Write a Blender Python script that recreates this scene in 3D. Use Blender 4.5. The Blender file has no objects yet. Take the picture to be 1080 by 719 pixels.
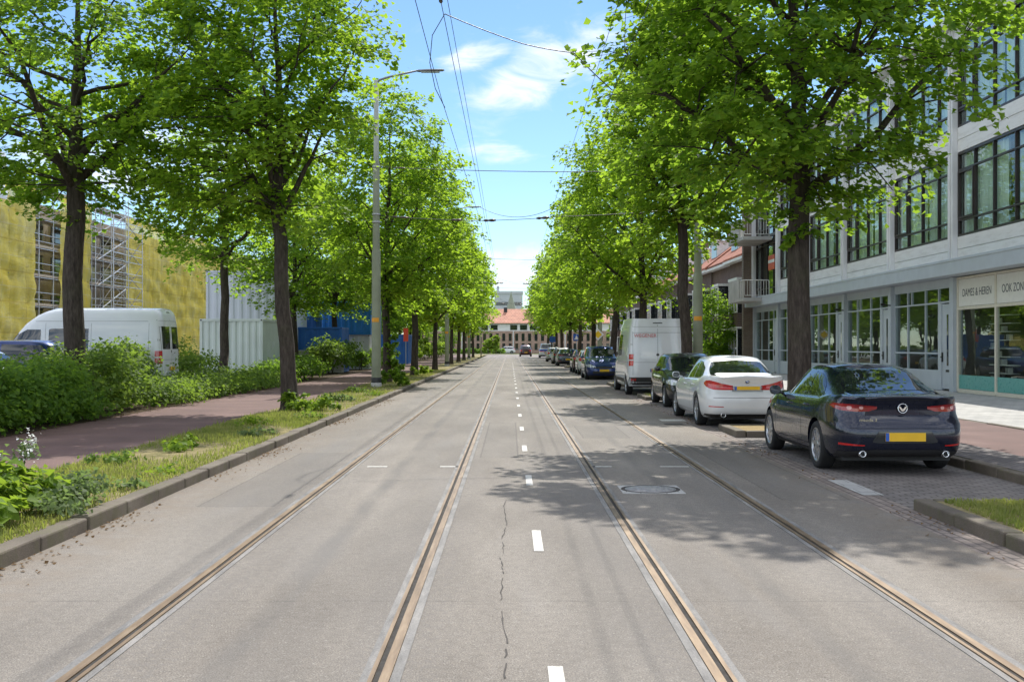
import bpy, bmesh, math, random
import numpy as np
from mathutils import Vector, Matrix
from mathutils.bvhtree import BVHTree

R = math.radians
scene = bpy.context.scene
COL = scene.collection

# ------------------------------------------------------------------ object helpers
def link(o, parent=None):
    COL.objects.link(o)
    if parent is not None:
        o.parent = parent
    return o

def tag(o, label=None, cat=None, group=None, kind=None):
    if label: o['label'] = label
    if cat: o['category'] = cat
    if group: o['group'] = group
    if kind: o['kind'] = kind
    return o

def thing(name, label, cat, loc=(0, 0, 0), rz=0.0, group=None):
    o = bpy.data.objects.new(name, None)
    o.empty_display_size = 0.3
    COL.objects.link(o)
    o.location = loc
    o.rotation_euler = (0, 0, rz)
    return tag(o, label, cat, group)

def copy_tree(o, parent=None):
    c = o.copy()
    COL.objects.link(c)
    if parent is not None:
        c.parent = parent
    for ch in list(o.children):
        copy_tree(ch, c)
    return c

def np_mesh(name, verts, faces, smooth=False):
    """verts (N,3), faces (M,k) all with k corners."""
    verts = np.asarray(verts, dtype=np.float32)
    faces = np.asarray(faces, dtype=np.int32)
    me = bpy.data.meshes.new(name)
    k = faces.shape[1]
    me.vertices.add(len(verts)); me.vertices.foreach_set('co', verts.ravel())
    me.loops.add(faces.size); me.loops.foreach_set('vertex_index', faces.ravel())
    me.polygons.add(len(faces))
    me.polygons.foreach_set('loop_start', np.arange(0, faces.size, k, dtype=np.int32))
    me.polygons.foreach_set('loop_total', np.full(len(faces), k, dtype=np.int32))
    if smooth:
        me.polygons.foreach_set('use_smooth', np.ones(len(faces), dtype=bool))
    me.update(calc_edges=True)
    return me

class MB:
    """collects boxes, tubes and strips and links them as ONE mesh object"""
    def __init__(s): s.v = []; s.f = []; s.m = []; s.sm = []
    def add(s, vs, fs, mat=0, smooth=False):
        b = len(s.v)
        s.v += [tuple(p) for p in vs]
        for f in fs:
            s.f.append([i + b for i in f]); s.m.append(mat); s.sm.append(smooth)
        return s
    def box(s, x0, x1, y0, y1, z0, z1, mat=0):
        if x1 < x0: x0, x1 = x1, x0
        if y1 < y0: y0, y1 = y1, y0
        if z1 < z0: z0, z1 = z1, z0
        return s.add([(x0,y0,z0),(x1,y0,z0),(x1,y1,z0),(x0,y1,z0),(x0,y0,z1),(x1,y0,z1),(x1,y1,z1),(x0,y1,z1)],
              [(0,3,2,1),(4,5,6,7),(0,1,5,4),(1,2,6,5),(2,3,7,6),(3,0,4,7)], mat)
    def quad(s, a, b, c, d, mat=0): return s.add([a,b,c,d], [(0,1,2,3)], mat)
    def tube(s, pts, rad, n=6, mat=0, cap=True):
        pts = [Vector(p) for p in pts]
        if not hasattr(rad, '__len__'): rad = [rad]*len(pts)
        vs = []; fs = []
        ref = None
        for i, p in enumerate(pts):
            d = (pts[min(i+1, len(pts)-1)] - pts[max(i-1, 0)])
            d = d.normalized() if d.length > 1e-9 else Vector((0,0,1))
            if ref is None:
                ref = d.orthogonal().normalized()
            u = ref - d*ref.dot(d)
            u = u.normalized() if u.length > 1e-6 else d.orthogonal().normalized()
            ref = u
            w = d.cross(u)
            for k in range(n):
                a = 2*math.pi*k/n
                vs.append(p + (u*math.cos(a) + w*math.sin(a))*rad[i])
        for i in range(len(pts)-1):
            for k in range(n):
                fs.append((i*n+k, i*n+(k+1)%n, (i+1)*n+(k+1)%n, (i+1)*n+k))
        if cap:
            fs.append(tuple(range(n))[::-1]); fs.append(tuple(range((len(pts)-1)*n, len(pts)*n)))
        return s.add(vs, fs, mat, n >= 6)
    def lathe(s, prof, n=24, mat=0, M=None, closed=False):
        """prof: list of (r, z); axis z, transformed by M"""
        vs = []; fs = []
        for r, z in prof:
            for k in range(n):
                a = 2*math.pi*k/n
                v = Vector((r*math.cos(a), r*math.sin(a), z))
                vs.append(M @ v if M else v)
        m = len(prof)
        for i in range(m if closed else m-1):
            j = (i+1) % m
            for k in range(n):
                fs.append((i*n+k, i*n+(k+1)%n, j*n+(k+1)%n, j*n+k))
        return s.add(vs, fs, mat, True)
    def build(s, name, mats, parent=None, smooth=None, bevel=0.0):
        me = bpy.data.meshes.new(name)
        me.from_pydata(s.v, [], s.f)
        if not isinstance(mats, (list, tuple)): mats = [mats]
        for m in mats: me.materials.append(m)
        me.polygons.foreach_set('material_index', s.m)
        me.polygons.foreach_set('use_smooth', [(x if smooth is None else smooth) for x in s.sm])
        me.update()
        o = bpy.data.objects.new(name, me)
        link(o, parent)
        if bevel:
            b = o.modifiers.new('edge', 'BEVEL'); b.width = bevel; b.segments = 2; b.limit_method = 'ANGLE'
        return o

def obj(name, me, mat, parent=None):
    o = bpy.data.objects.new(name, me)
    if mat is not None and len(me.materials) == 0: me.materials.append(mat)
    return link(o, parent)

def sheet(name, x0, x1, y0, y1, z, mat, kind='structure', nx=1, ny=1):
    X = np.linspace(x0, x1, nx+1); Y = np.linspace(y0, y1, ny+1)
    g = np.array([(x, y, z) for y in Y for x in X])
    f = [(j*(nx+1)+i, j*(nx+1)+i+1, (j+1)*(nx+1)+i+1, (j+1)*(nx+1)+i) for j in range(ny) for i in range(nx)]
    o = obj(name, np_mesh(name, g, f), mat)
    return tag(o, kind=kind)

# ------------------------------------------------------------------ materials
class NT:
    def __init__(s, name):
        s.mat = bpy.data.materials.new(name); s.mat.use_nodes = True
        s.t = s.mat.node_tree; s.t.nodes.clear()
        s.out = s.t.nodes.new('ShaderNodeOutputMaterial')
    def n(s, typ, **kw):
        nd = s.t.nodes.new(typ)
        for k, v in kw.items():
            if k in nd.inputs: s.set(nd.inputs[k], v)
            else: setattr(nd, k, v)
        return nd
    def set(s, inp, v):
        if hasattr(v, 'is_output') or isinstance(v, bpy.types.NodeSocket): s.t.links.new(v, inp)
        else: inp.default_value = v
    def l(s, a, b): s.t.links.new(a, b)
    def math(s, op, a, b=0.0, c=0.0, clamp=False):
        m = s.t.nodes.new('ShaderNodeMath'); m.operation = op; m.use_clamp = clamp
        for i, v in enumerate((a, b, c)): s.set(m.inputs[i], v)
        return m.outputs[0]
    def mix(s, f, a, b, mode='MIX'):
        m = s.t.nodes.new('ShaderNodeMix'); m.data_type = 'RGBA'; m.blend_type = mode
        s.set(m.inputs[0], f); s.set(m.inputs[6], a); s.set(m.inputs[7], b)
        return m.outputs[2]
    def noise(s, vec, scale, detail=4, rough=0.55, dist=0.0):
        nd = s.t.nodes.new('ShaderNodeTexNoise')
        if vec is not None: s.l(vec, nd.inputs['Vector'])
        nd.inputs['Scale'].default_value = scale; nd.inputs['Detail'].default_value = detail
        nd.inputs['Roughness'].default_value = rough; nd.inputs['Distortion'].default_value = dist
        return nd.outputs[0]
    def ramp(s, f, stops):
        r = s.t.nodes.new('ShaderNodeValToRGB'); e = r.color_ramp.elements
        while len(e) > 1: e.remove(e[-1])
        e[0].position = stops[0][0]; e[0].color = c4(stops[0][1])
        for p, c in stops[1:]:
            q = e.new(p); q.color = c4(c)
        s.set(r.inputs[0], f)
        return r.outputs[0]
    def rng(s, f, a, b, c=0.0, d=1.0):
        m = s.t.nodes.new('ShaderNodeMapRange')
        s.set(m.inputs[0], f)
        for i, v in enumerate((a, b, c, d)): m.inputs[i+1].default_value = v
        return m.outputs[0]
    def coord(s, kind='Object', scale=None):
        tc = s.t.nodes.new('ShaderNodeTexCoord'); o = tc.outputs[kind]
        if scale:
            mp = s.t.nodes.new('ShaderNodeMapping'); mp.inputs['Scale'].default_value = scale
            s.l(o, mp.inputs['Vector']); o = mp.outputs[0]
        return o
    def pos(s, scale=None):
        g = s.t.nodes.new('ShaderNodeNewGeometry'); o = g.outputs['Position']
        if scale:
            mp = s.t.nodes.new('ShaderNodeMapping'); mp.inputs['Scale'].default_value = scale
            s.l(o, mp.inputs['Vector']); o = mp.outputs[0]
        return o
    def bump(s, h, strength=0.3, dist=0.02):
        b = s.t.nodes.new('ShaderNodeBump'); b.inputs['Strength'].default_value = strength
        b.inputs['Distance'].default_value = dist; s.l(h, b.inputs['Height'])
        return b.outputs[0]
    def bsdf(s, color, rough=0.6, metal=0.0, normal=None, coat=0.0, spec=0.5, **kw):
        p = s.t.nodes.new('ShaderNodeBsdfPrincipled')
        s.set(p.inputs['Base Color'], c4(color) if isinstance(color, tuple) else color)
        s.set(p.inputs['Roughness'], rough); s.set(p.inputs['Metallic'], metal)
        p.inputs['Coat Weight'].default_value = coat; p.inputs['Coat Roughness'].default_value = 0.03
        s.set(p.inputs['Specular IOR Level'], spec)
        if normal is not None: s.l(normal, p.inputs['Normal'])
        for k, v in kw.items(): s.set(p.inputs[k], v)
        s.l(p.outputs[0], s.out.inputs[0])
        return p

def c4(c): return (c[0], c[1], c[2], 1.0) if len(c) == 3 else tuple(c)

def m_plain(name, c, rough=0.5, metal=0.0, coat=0.0, var=0.12, scale=6.0, spec=0.5, bump=0.0):
    t = NT(name); P = t.coord('Object')
    n = t.noise(P, scale, 5)
    lo = tuple(x*(1-var) for x in c); hi = tuple(min(1, x*(1+var)) for x in c)
    col = t.mix(t.rng(n, .3, .7), c4(lo), c4(hi))
    nr = t.bump(t.noise(P, scale*12, 3), bump, .01) if bump else None
    r = t.rng(t.noise(P, scale*2.3, 3), .3, .7, max(0, rough-.06), min(1, rough+.08)) if rough > .12 else rough
    t.bsdf(col, r, metal, nr, coat, spec)
    return t.mat

def m_leaf(name, c1, c2, tr, seedscale=1.0, rough=.62, nw=.55):
    t = NT(name)
    g = t.n('ShaderNodeNewGeometry')
    rp = g.outputs['Random Per Island']
    n = t.noise(t.coord('Object'), .55*seedscale, 3)
    f = t.math('ADD', t.math('MULTIPLY', rp, 1.1-nw), t.rng(n, .3, .7, -.1, nw-.1), clamp=True)
    col = t.mix(f, c4(c1), c4(c2))
    d = t.n('ShaderNodeBsdfPrincipled'); t.l(col, d.inputs['Base Color'])
    d.inputs['Roughness'].default_value = rough; d.inputs['Specular IOR Level'].default_value = .2
    tl = t.n('ShaderNodeBsdfTranslucent')
    tcol = t.mix(f, c4(tuple(x*.75 for x in tr)), c4(tr))
    t.l(tcol, tl.inputs[0])
    mx = t.n('ShaderNodeMixShader'); mx.inputs[0].default_value = .55
    t.l(d.outputs[0], mx.inputs[1]); t.l(tl.outputs[0], mx.inputs[2])
    t.l(mx.outputs[0], t.out.inputs[0])
    return t.mat

def m_brick(name, c1, c2, mortar, plane='yz', bw=.22, bh=.07, mo=.012, offs=.5, bias=0.0, bumpd=.004):
    t = NT(name); P = t.pos()
    sp = t.n('ShaderNodeSeparateXYZ'); t.l(P, sp.inputs[0])
    cb = t.n('ShaderNodeCombineXYZ')
    a = {'x': 0, 'y': 1, 'z': 2}
    t.l(sp.outputs[a[plane[0]]], cb.inputs[0]); t.l(sp.outputs[a[plane[1]]], cb.inputs[1])
    b = t.n('ShaderNodeTexBrick'); t.l(cb.outputs[0], b.inputs['Vector'])
    b.offset = offs
    b.inputs['Scale'].default_value = 1.0; b.inputs['Mortar Size'].default_value = mo
    b.inputs['Brick Width'].default_value = bw; b.inputs['Row Height'].default_value = bh
    b.inputs['Bias'].default_value = bias; b.inputs['Mortar Smooth'].default_value = .2
    b.inputs['Color1'].default_value = c4(c1); b.inputs['Color2'].default_value = c4(c2)
    b.inputs['Mortar'].default_value = c4(mortar)
    n = t.noise(P, 1.3, 6, .65)
    col = t.mix(1.0, b.outputs[0], t.ramp(n, [(.3, (.72,.72,.72)), (.7, (1.15,1.13,1.1))]), 'MULTIPLY')
    n2 = t.noise(P, 60, 3)
    col = t.mix(.25, col, t.ramp(n2, [(.35, (.5,.5,.5)), (.65, (1,1,1))]), 'MULTIPLY')
    t.bsdf(col, .85, normal=t.bump(t.math('ADD', t.math('MULTIPLY', b.outputs[1], -1), t.math('MULTIPLY', n2, .3)), .6, bumpd))
    return t.mat

def m_glass(name, tint=(.75,.85,.82), refl=.25, rough=.005):
    """window glass: see-through with a mirror share that grows to grazing"""
    t = NT(name)
    tr = t.n('ShaderNodeBsdfTransparent'); tr.inputs[0].default_value = c4(tint)
    gl = t.n('ShaderNodeBsdfGlossy'); gl.inputs['Roughness'].default_value = rough
    gl.inputs[0].default_value = (.9,.95,.95,1)
    nn = t.noise(t.pos(), .9, 2)
    t.l(t.bump(nn, .05, .04), gl.inputs['Normal'])
    lw = t.n('ShaderNodeLayerWeight'); lw.inputs[0].default_value = .5
    f = t.math('ADD', t.math('MULTIPLY', t.math('POWER', lw.outputs['Facing'], 4.0), .5), refl, clamp=True)
    mx = t.n('ShaderNodeMixShader'); t.l(f, mx.inputs[0]); t.l(tr.outputs[0], mx.inputs[1]); t.l(gl.outputs[0], mx.inputs[2])
    t.l(mx.outputs[0], t.out.inputs[0])
    return t.mat

M = {}
def mats():
    # --- road
    t = NT('asphalt'); P = t.pos()
    sp = t.n('ShaderNodeSeparateXYZ'); t.l(P, sp.inputs[0]); X = sp.outputs[0]; Y = sp.outputs[1]
    big = t.noise(t.pos((1,.25,1)), .8, 5, .6)
    col = t.ramp(big, [(.3, (.138,.121,.103)), (.5, (.186,.166,.143)), (.7, (.238,.215,.187))])
    grain = t.noise(P, 105, 3, .8)
    col = t.mix(.85, col, t.ramp(grain, [(.33, (.3,.285,.27)), (.5, (1,1,1)), (.66, (1.75,1.7,1.62))]), 'MULTIPLY')
    mid = t.noise(P, 14, 6, .75)
    col = t.mix(.55, col, t.ramp(mid, [(.34, (.68,.66,.64)), (.5, (1,1,1)), (.66, (1.22,1.2,1.17))]), 'MULTIPLY')
    # wheel-polished bands, slightly darker, between and outside the rails
    wv = t.math('ABSOLUTE', t.math('SINE', t.math('MULTIPLY', t.math('ADD', X, .2), 1.85)))
    col = t.mix(t.math('MULTIPLY', t.rng(wv, .5, 1.0, 0, .42), t.rng(t.noise(t.pos((1.5,.3,1)), 1.2, 4), .3, .65)), col, (.13,.12,.11,1))
    vo = t.n('ShaderNodeTexVoronoi'); t.l(P, vo.inputs['Vector']); vo.inputs['Scale'].default_value = 120
    col = t.mix(t.rng(vo.outputs['Color'], .8, .86, 0, .22), col, (.5,.48,.44,1))
    col = t.mix(t.math('MULTIPLY', t.rng(vo.outputs['Distance'], .0, .12, 1, 0), t.rng(grain, .4, .6, 0, .5)), col, (.1,.095,.09,1))
    # oily drip line in the middle of each track, worn wheel bands
    for xc, w, amt in ((-1.52, .06, .62), (1.83, .055, .55)):
        d = t.math('ABSOLUTE', t.math('SUBTRACT', X, t.math('ADD', xc, t.math('MULTIPLY', t.math('SUBTRACT', t.noise(t.pos((0,.35,0)), 1, 2), .5), .12))))
        f = t.math('MULTIPLY', t.rng(d, w*.6, w*2.2, 1, 0), t.math('MULTIPLY', t.rng(t.noise(t.pos((2,.5,1)), 1.1, 4), .3, .65), amt))
        col = t.mix(f, col, (.1,.095,.09,1))
    # polymer-patched darker lane patches
    pt = t.rng(t.noise(t.pos((.9,.12,1)), 1.6, 3, .5), .56, .66, 0, .22)
    col = t.mix(pt, col, (.2,.19,.18,1))
    # gritty dirt by the kerbs
    e1 = t.rng(X, -2.95, -3.6, 0, 1); e2 = t.rng(X, 3.1, 3.8, 0, 1)
    e = t.math('MULTIPLY', t.math('ADD', e1, e2, clamp=True), t.rng(t.noise(P, 2.6, 6, .7), .38, .62))
    col = t.mix(t.math('MULTIPLY', e, .6), col, (.19,.15,.11,1))
    # dark crumbly joints along the rails
    for xr in (-2.045, -.61, 1.005, 2.44):
        d = t.math('ABSOLUTE', t.math('SUBTRACT', X, xr))
        f = t.math('MULTIPLY', t.rng(d, .17, .34, 1, 0), t.rng(t.noise(P, 19, 5, .8), .47, .62, 0, .5))
        col = t.mix(f, col, (.13,.12,.115,1))
    # transverse day joints and reinstated patches with tar edges
    fy = t.math('FRACT', t.math('DIVIDE', t.math('ADD', Y, t.math('MULTIPLY', t.noise(t.pos((1,0,0)), 1.5, 3), .12)), 7.3))
    jt = t.math('MULTIPLY', t.math('LESS_THAN', fy, .0035), t.rng(t.noise(P, 5, 4, .7), .42, .58, 0, .45))
    col = t.mix(jt, col, (.08,.072,.065,1))
    for (xa, xb, ya, yb, amt) in ((-3.3, -2.5, 11.5, 17.2, .30), (3.0, 3.75, 12.0, 19.5, .25), (-.45, .12, 16.5, 24.0, .22), (1.35, 2.2, 20.0, 23.0, .3)):
        dx = t.math('SUBTRACT', (xb-xa)/2, t.math('ABSOLUTE', t.math('SUBTRACT', X, (xa+xb)/2)))
        dy = t.math('SUBTRACT', (yb-ya)/2, t.math('ABSOLUTE', t.math('SUBTRACT', Y, (ya+yb)/2)))
        dd = t.math('ADD', t.math('MINIMUM', dx, dy), t.math('MULTIPLY', t.math('SUBTRACT', t.noise(P, 9, 4), .5), .06))
        col = t.mix(t.rng(dd, -.004, .01, 0, amt), col, (.10,.094,.088,1))
        col = t.mix(t.rng(t.math('ABSOLUTE', dd), .0, .018, .55, 0), col, (.05,.046,.042,1))
    h = t.math('ADD', t.math('MULTIPLY', grain, .7), t.math('MULTIPLY', vo.outputs['Distance'], .4))
    t.bsdf(col, .82, normal=t.bump(h, .5, .006), spec=.35)
    M['asphalt'] = t.mat

    t = NT('red_asphalt'); P = t.pos()
    big = t.noise(P, .7, 6, .6)
    col = t.ramp(big, [(.3, (.118,.066,.056)), (.55, (.16,.09,.077)), (.72, (.21,.128,.11))])
    gr = t.noise(P, 130, 2, .7)
    col = t.mix(.6, col, t.ramp(gr, [(.35, (.55,.55,.55)), (.65, (1.25,1.25,1.25))]), 'MULTIPLY')
    t.bsdf(col, .85, normal=t.bump(gr, .4, .005)); M['red_asphalt'] = t.mat

    def dirt(name, stops, sc=1.5):
        t = NT(name); P = t.pos()
        n = t.math('ADD', t.math('MULTIPLY', t.noise(P, sc, 6, .7), .6), t.math('MULTIPLY', t.noise(P, sc*22, 4, .7), .4))
        col = t.ramp(n, stops)
        t.bsdf(col, .95, normal=t.bump(t.noise(P, sc*30, 4, .7), .8, .03), spec=.1)
        return t.mat
    M['verge'] = dirt('verge_soil', [(.36, (.12,.10,.05)), (.46, (.2,.18,.08)), (.56, (.32,.26,.14)), (.68, (.13,.17,.04))], 1.3)
    M['soil'] = dirt('bed_soil', [(.35, (.055,.04,.03)), (.55, (.1,.075,.05)), (.7, (.17,.13,.09))], 2)
    M['sand'] = dirt('sandy_soil', [(.35, (.3,.22,.11)), (.55, (.42,.32,.17)), (.7, (.2,.22,.07))], 2)
    M['ground'] = dirt('far_ground', [(.3, (.08,.1,.03)), (.55, (.12,.15,.05)), (.7, (.2,.19,.1))], .2)
    M['yard'] = dirt('yard_paving', [(.3, (.22,.21,.2)), (.6, (.3,.29,.27)), (.75, (.36,.34,.32))], .6)

    t = NT('kerb_stone'); P = t.pos()
    n = t.noise(P, 1.1, 6, .65); n2 = t.noise(P, 90, 3)
    col = t.ramp(n, [(.3, (.09,.072,.054)), (.55, (.15,.122,.093)), (.75, (.21,.18,.142))])
    col = t.mix(.5, col, t.ramp(n2, [(.35, (.6,.6,.6)), (.65, (1.2,1.2,1.2))]), 'MULTIPLY')
    mo = t.rng(t.noise(P, 4, 6, .75), .48, .62, 0, .6)
    col = t.mix(mo, col, (.10,.095,.045,1))
    t.bsdf(col, .85, normal=t.bump(n2, .35, .006)); M['kerb'] = t.mat
    M['paver'] = m_brick('bay_paver', (.17,.15,.14), (.24,.215,.2), (.08,.07,.06), 'xy', .21, .105, .011)
    M['paver_dark'] = m_brick('walk_paver', (.15,.13,.125), (.21,.185,.175), (.08,.07,.065), 'yx', .21, .105, .01)
    M['gutter'] = m_brick('gutter_brick', (.21,.17,.15), (.29,.24,.21), (.12,.1,.085), 'yx', .21, .1, .012)
    M['tiles'] = m_brick('walk_tile', (.42,.415,.4), (.5,.495,.475), (.24,.235,.22), 'xy', .3, .3, .008)
    M['paint'] = None
    t = NT('road_paint'); P = t.pos()
    wear = t.rng(t.noise(P, 22, 6, .8), .33, .56)
    pt = t.n('ShaderNodeBsdfPrincipled'); pt.inputs['Roughness'].default_value = .6
    t.l(t.ramp(wear, [(0, (.24,.22,.19)), (.6, (.47,.45,.405)), (1, (.58,.56,.51))]), pt.inputs['Base Color'])
    t.l(pt.outputs[0], t.out.inputs[0]); M['paint'] = t.mat
    t = NT('rail_bed_mortar'); P = t.pos()
    col = t.ramp(t.noise(t.pos((3,.5,1)), 3, 6, .7), [(.3, (.11,.105,.098)), (.5, (.195,.186,.175)), (.7, (.29,.272,.25))])
    col = t.mix(.5, col, t.ramp(t.noise(P, 120, 2), [(.35, (.6,.6,.6)), (.65, (1.2,1.2,1.2))]), 'MULTIPLY')
    t.bsdf(col, .8, normal=t.bump(t.noise(P, 60, 3), .3, .006)); M['mortar'] = t.mat
    t = NT('rail_steel'); P = t.pos((6,.6,1))
    col = t.ramp(t.noise(P, 3, 5, .6), [(.3, (.11,.072,.042)), (.5, (.19,.13,.078)), (.7, (.27,.2,.13))])
    t.bsdf(col, .5, .35, normal=t.bump(t.noise(P, 20, 3), .1, .004)); M['rail'] = t.mat
    M['rail_shine'] = m_plain('rail_worn_steel', (.5,.47,.43), .28, .9, scale=3)
    M['groove'] = m_plain('groove_dirt', (.03,.026,.022), .9, var=.4)
    M['crack'] = m_plain('crack_dark', (.07,.062,.055), .95, var=.3)
    M['iron'] = m_plain('cast_iron', (.30,.29,.285), .6, .4, var=.25, scale=15)
    M['grime'] = m_plain('iron_gap', (.05,.045,.04), .9, var=.3)
    # --- vegetation
    M['leaf_a'] = m_leaf('linden_leaf', (.048,.13,.014), (.15,.25,.03), (.50,.74,.05))
    M['leaf_b'] = m_leaf('maple_leaf', (.042,.116,.016), (.13,.225,.03), (.44,.68,.05))
    M['leaf_c'] = m_leaf('bright_linden_leaf', (.062,.15,.013), (.175,.28,.03), (.54,.78,.05))
    M['hedge'] = m_leaf('hedge_leaf', (.055,.135,.022), (.14,.235,.04), (.28,.46,.045))
    M['shrub'] = m_leaf('shrub_leaf', (.07,.15,.03), (.17,.25,.055), (.28,.42,.05))
    M['ivy'] = m_leaf('ivy_leaf', (.06,.13,.015), (.15,.25,.03), (.25,.4,.03))
    M['weed'] = m_leaf('weed_leaf', (.10,.19,.02), (.2,.31,.04), (.32,.46,.04))
    M['greyweed'] = m_leaf('grey_weed_leaf', (.1,.15,.06), (.2,.26,.12), (.22,.32,.09))
    M['petal'] = m_plain('white_petal', (.72,.72,.68), .6)
    M['grass'] = m_leaf('grass_blade', (.12,.2,.032), (.46,.39,.17), (.34,.4,.07), 2.2, .6, .85)
    M['litter'] = m_leaf('dry_litter', (.18,.11,.05), (.33,.22,.11), (.2,.12,.05))
    t = NT('bark'); P = t.coord('Object', (1,1,.22))
    n = t.noise(P, 16, 6, .7); n2 = t.noise(t.coord('Object'), 1.2, 4)
    col = t.ramp(n, [(.3, (.03,.024,.02)), (.55, (.075,.06,.05)), (.75, (.13,.11,.09))])
    col = t.mix(t.rng(n2, .5, .7, 0, .35), col, (.09,.095,.05,1))
    t.bsdf(col, .95, normal=t.bump(n, .9, .05), spec=.2); M['bark'] = t.mat
    # --- street furniture
    M['pole'] = m_plain('pole_green_paint', (.25,.27,.19), .5, var=.12, scale=2)
    M['pole_top'] = m_plain('pole_grey_paint', (.36,.38,.33), .5, var=.1, scale=2)
    M['black'] = m_plain('black_plastic', (.02,.02,.021), .5)
    M['lampgrey'] = m_plain('lamp_grey', (.22,.22,.22), .45, .2)
    M['lens'] = m_plain('lamp_lens', (.6,.62,.6), .2)
    M['wire'] = m_plain('wire_metal', (.05,.05,.055), .5, .3)
    M['insul'] = m_plain('insulator_brown', (.06,.04,.035), .35)
    M['orange'] = m_plain('orange_reflector', (.75,.33,.02), .4)
    M['yellow'] = m_plain('yellow_sign', (.85,.55,.02), .4)
    M['white'] = m_plain('white_paint', (.78,.78,.77), .45)
    M['signblue'] = m_plain('sign_blue', (.02,.1,.42), .35)
    M['galv'] = m_plain('galvanised', (.42,.43,.44), .45, .6)
    M['red'] = m_plain('red_paint', (.62,.07,.03), .4)
    # --- buildings
    M['bluegrey'] = m_plain('blue_grey_paint', (.46,.51,.56), .5, var=.06, scale=1.5)
    t = NT('white_cladding'); P = t.pos()
    st = t.noise(t.pos((.3,.5,3)), 2.2, 5, .65)
    col = t.ramp(st, [(.3, (.68,.665,.63)), (.5, (.80,.795,.77)), (.7, (.84,.835,.81))])
    sp = t.n('ShaderNodeSeparateXYZ'); t.l(P, sp.inputs[0])
    t.bsdf(col, .6); M['clad'] = t.mat
    M['pilaster'] = m_plain('pilaster_grey', (.76,.765,.765), .6, var=.08, scale=1.2)
    M['brown'] = m_plain('brown_window_frame', (.035,.024,.022), .4, var=.2)
    M['cream'] = m_plain('cream_shop_frame', (.66,.62,.52), .45, var=.06)
    M['signwhite'] = m_plain('shop_sign_white', (.76,.75,.71), .5, var=.04)
    M['teal'] = m_plain('teal_film', (.10,.36,.33), .3, var=.06)
    M['ink'] = m_plain('sign_ink', (.06,.07,.09), .6)
    M['glass'] = m_glass('window_glass', (.9,.96,.93), .06)
    M['glass_shop'] = m_glass('shop_glass', (.9,.94,.92), .07)
    M['glass_dark'] = m_plain('dark_window', (.02,.025,.028), .04, var=.3, spec=.9)
    t = NT('curtain'); P = t.pos()
    w = t.noise(t.pos((1,14,.1)), 1, 3)
    d = t.n('ShaderNodeBsdfDiffuse'); t.l(t.ramp(w, [(.3, (.58,.66,.63)), (.7, (.84,.87,.85))]), d.inputs[0])
    t.l(d.outputs[0], t.out.inputs[0]); M['curtain'] = t.mat
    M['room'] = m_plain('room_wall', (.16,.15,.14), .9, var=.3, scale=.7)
    M['shelfthing'] = m_plain('shop_interior', (.45,.36,.22), .8, var=.5, scale=1.2)
    M['brick'] = m_brick('dark_brick', (.105,.05,.042), (.16,.082,.068), (.19,.165,.15), 'yz')
    M['brick_side'] = m_brick('dark_brick_end', (.105,.05,.042), (.16,.082,.068), (.19,.165,.15), 'xz')
    M['brick_brown'] = m_brick('brown_brick', (.16,.105,.075), (.2,.135,.1), (.22,.2,.17), 'xz')
    M['brick_far'] = m_brick('red_brick', (.4,.23,.18), (.47,.28,.21), (.5,.4,.33), 'xz', .4, .16, .03)
    M['rooftile'] = m_brick('red_roof_tile', (.34,.11,.06), (.42,.15,.08), (.2,.07,.04), 'yx', .3, .3, .03)
    M['rooftile_far'] = m_brick('far_roof_tile', (.55,.25,.17), (.6,.3,.2), (.4,.18,.12), 'xz', .6, .35, .05)
    M['concrete'] = m_plain('concrete', (.42,.41,.385), .8, var=.18, scale=1.2, bump=.2)
    M['concrete_far'] = m_plain('tower_concrete', (.5,.52,.56), .8, var=.08, scale=.1)
    M['rail_white'] = m_plain('railing_white', (.66,.65,.61), .45)
    # --- building site
    t = NT('yellow_netting'); P = t.pos()
    n = t.noise(t.pos((1,.55,.5)), .7, 7, .7)
    col = t.ramp(n, [(.3, (.93,.75,.11)), (.5, (.96,.84,.20)), (.7, (.97,.91,.42))])
    sp = t.n('ShaderNodeSeparateXYZ'); t.l(P, sp.inputs[0])
    def lines(c, off, period, w):
        f = t.math('FRACT', t.math('DIVIDE', t.math('SUBTRACT', c, off), period))
        return t.math('LESS_THAN', f, w/period)
    seam = t.math('MAXIMUM', lines(sp.outputs[2], .43, 2.05, .10), lines(sp.outputs[1], 50.0, 2.4, .09))
    hem = t.math('MAXIMUM', lines(sp.outputs[2], 1.46, 2.05, .05), lines(sp.outputs[1], 51.2, 4.8, .05))
    col = t.mix(t.math('MULTIPLY', seam, .4), col, (.55,.42,.10,1))
    col = t.mix(t.math('MULTIPLY', hem, .5), col, (.95,.88,.6,1))
    wr_ = t.noise(t.pos((1,.5,2.6)), 1.3, 6, .75, 1.2)
    col = t.mix(t.rng(wr_, .52, .66, 0, .5), col, (.95,.85,.48,1))
    d = t.n('ShaderNodeBsdfDiffuse'); t.l(col, d.inputs[0])
    t.l(t.bump(wr_, .6, .12), d.inputs['Normal'])
    tl = t.n('ShaderNodeBsdfTranslucent'); t.l(col, tl.inputs[0])
    tr = t.n('ShaderNodeBsdfTransparent')
    m1 = t.n('ShaderNodeMixShader'); m1.inputs[0].default_value = .55; t.l(d.outputs[0], m1.inputs[1]); t.l(tl.outputs[0], m1.inputs[2])
    m2 = t.n('ShaderNodeMixShader'); t.l(t.rng(t.noise(t.pos((1,2,1)), .6, 3), .35, .65, .08, .24), m2.inputs[0]); t.l(m1.outputs[0], m2.inputs[1]); t.l(tr.outputs[0], m2.inputs[2])
    t.l(m2.outputs[0], t.out.inputs[0]); M['net'] = t.mat
    M['scaf'] = m_plain('scaffold_tube', (.5,.5,.52), .4, .7)
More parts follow.
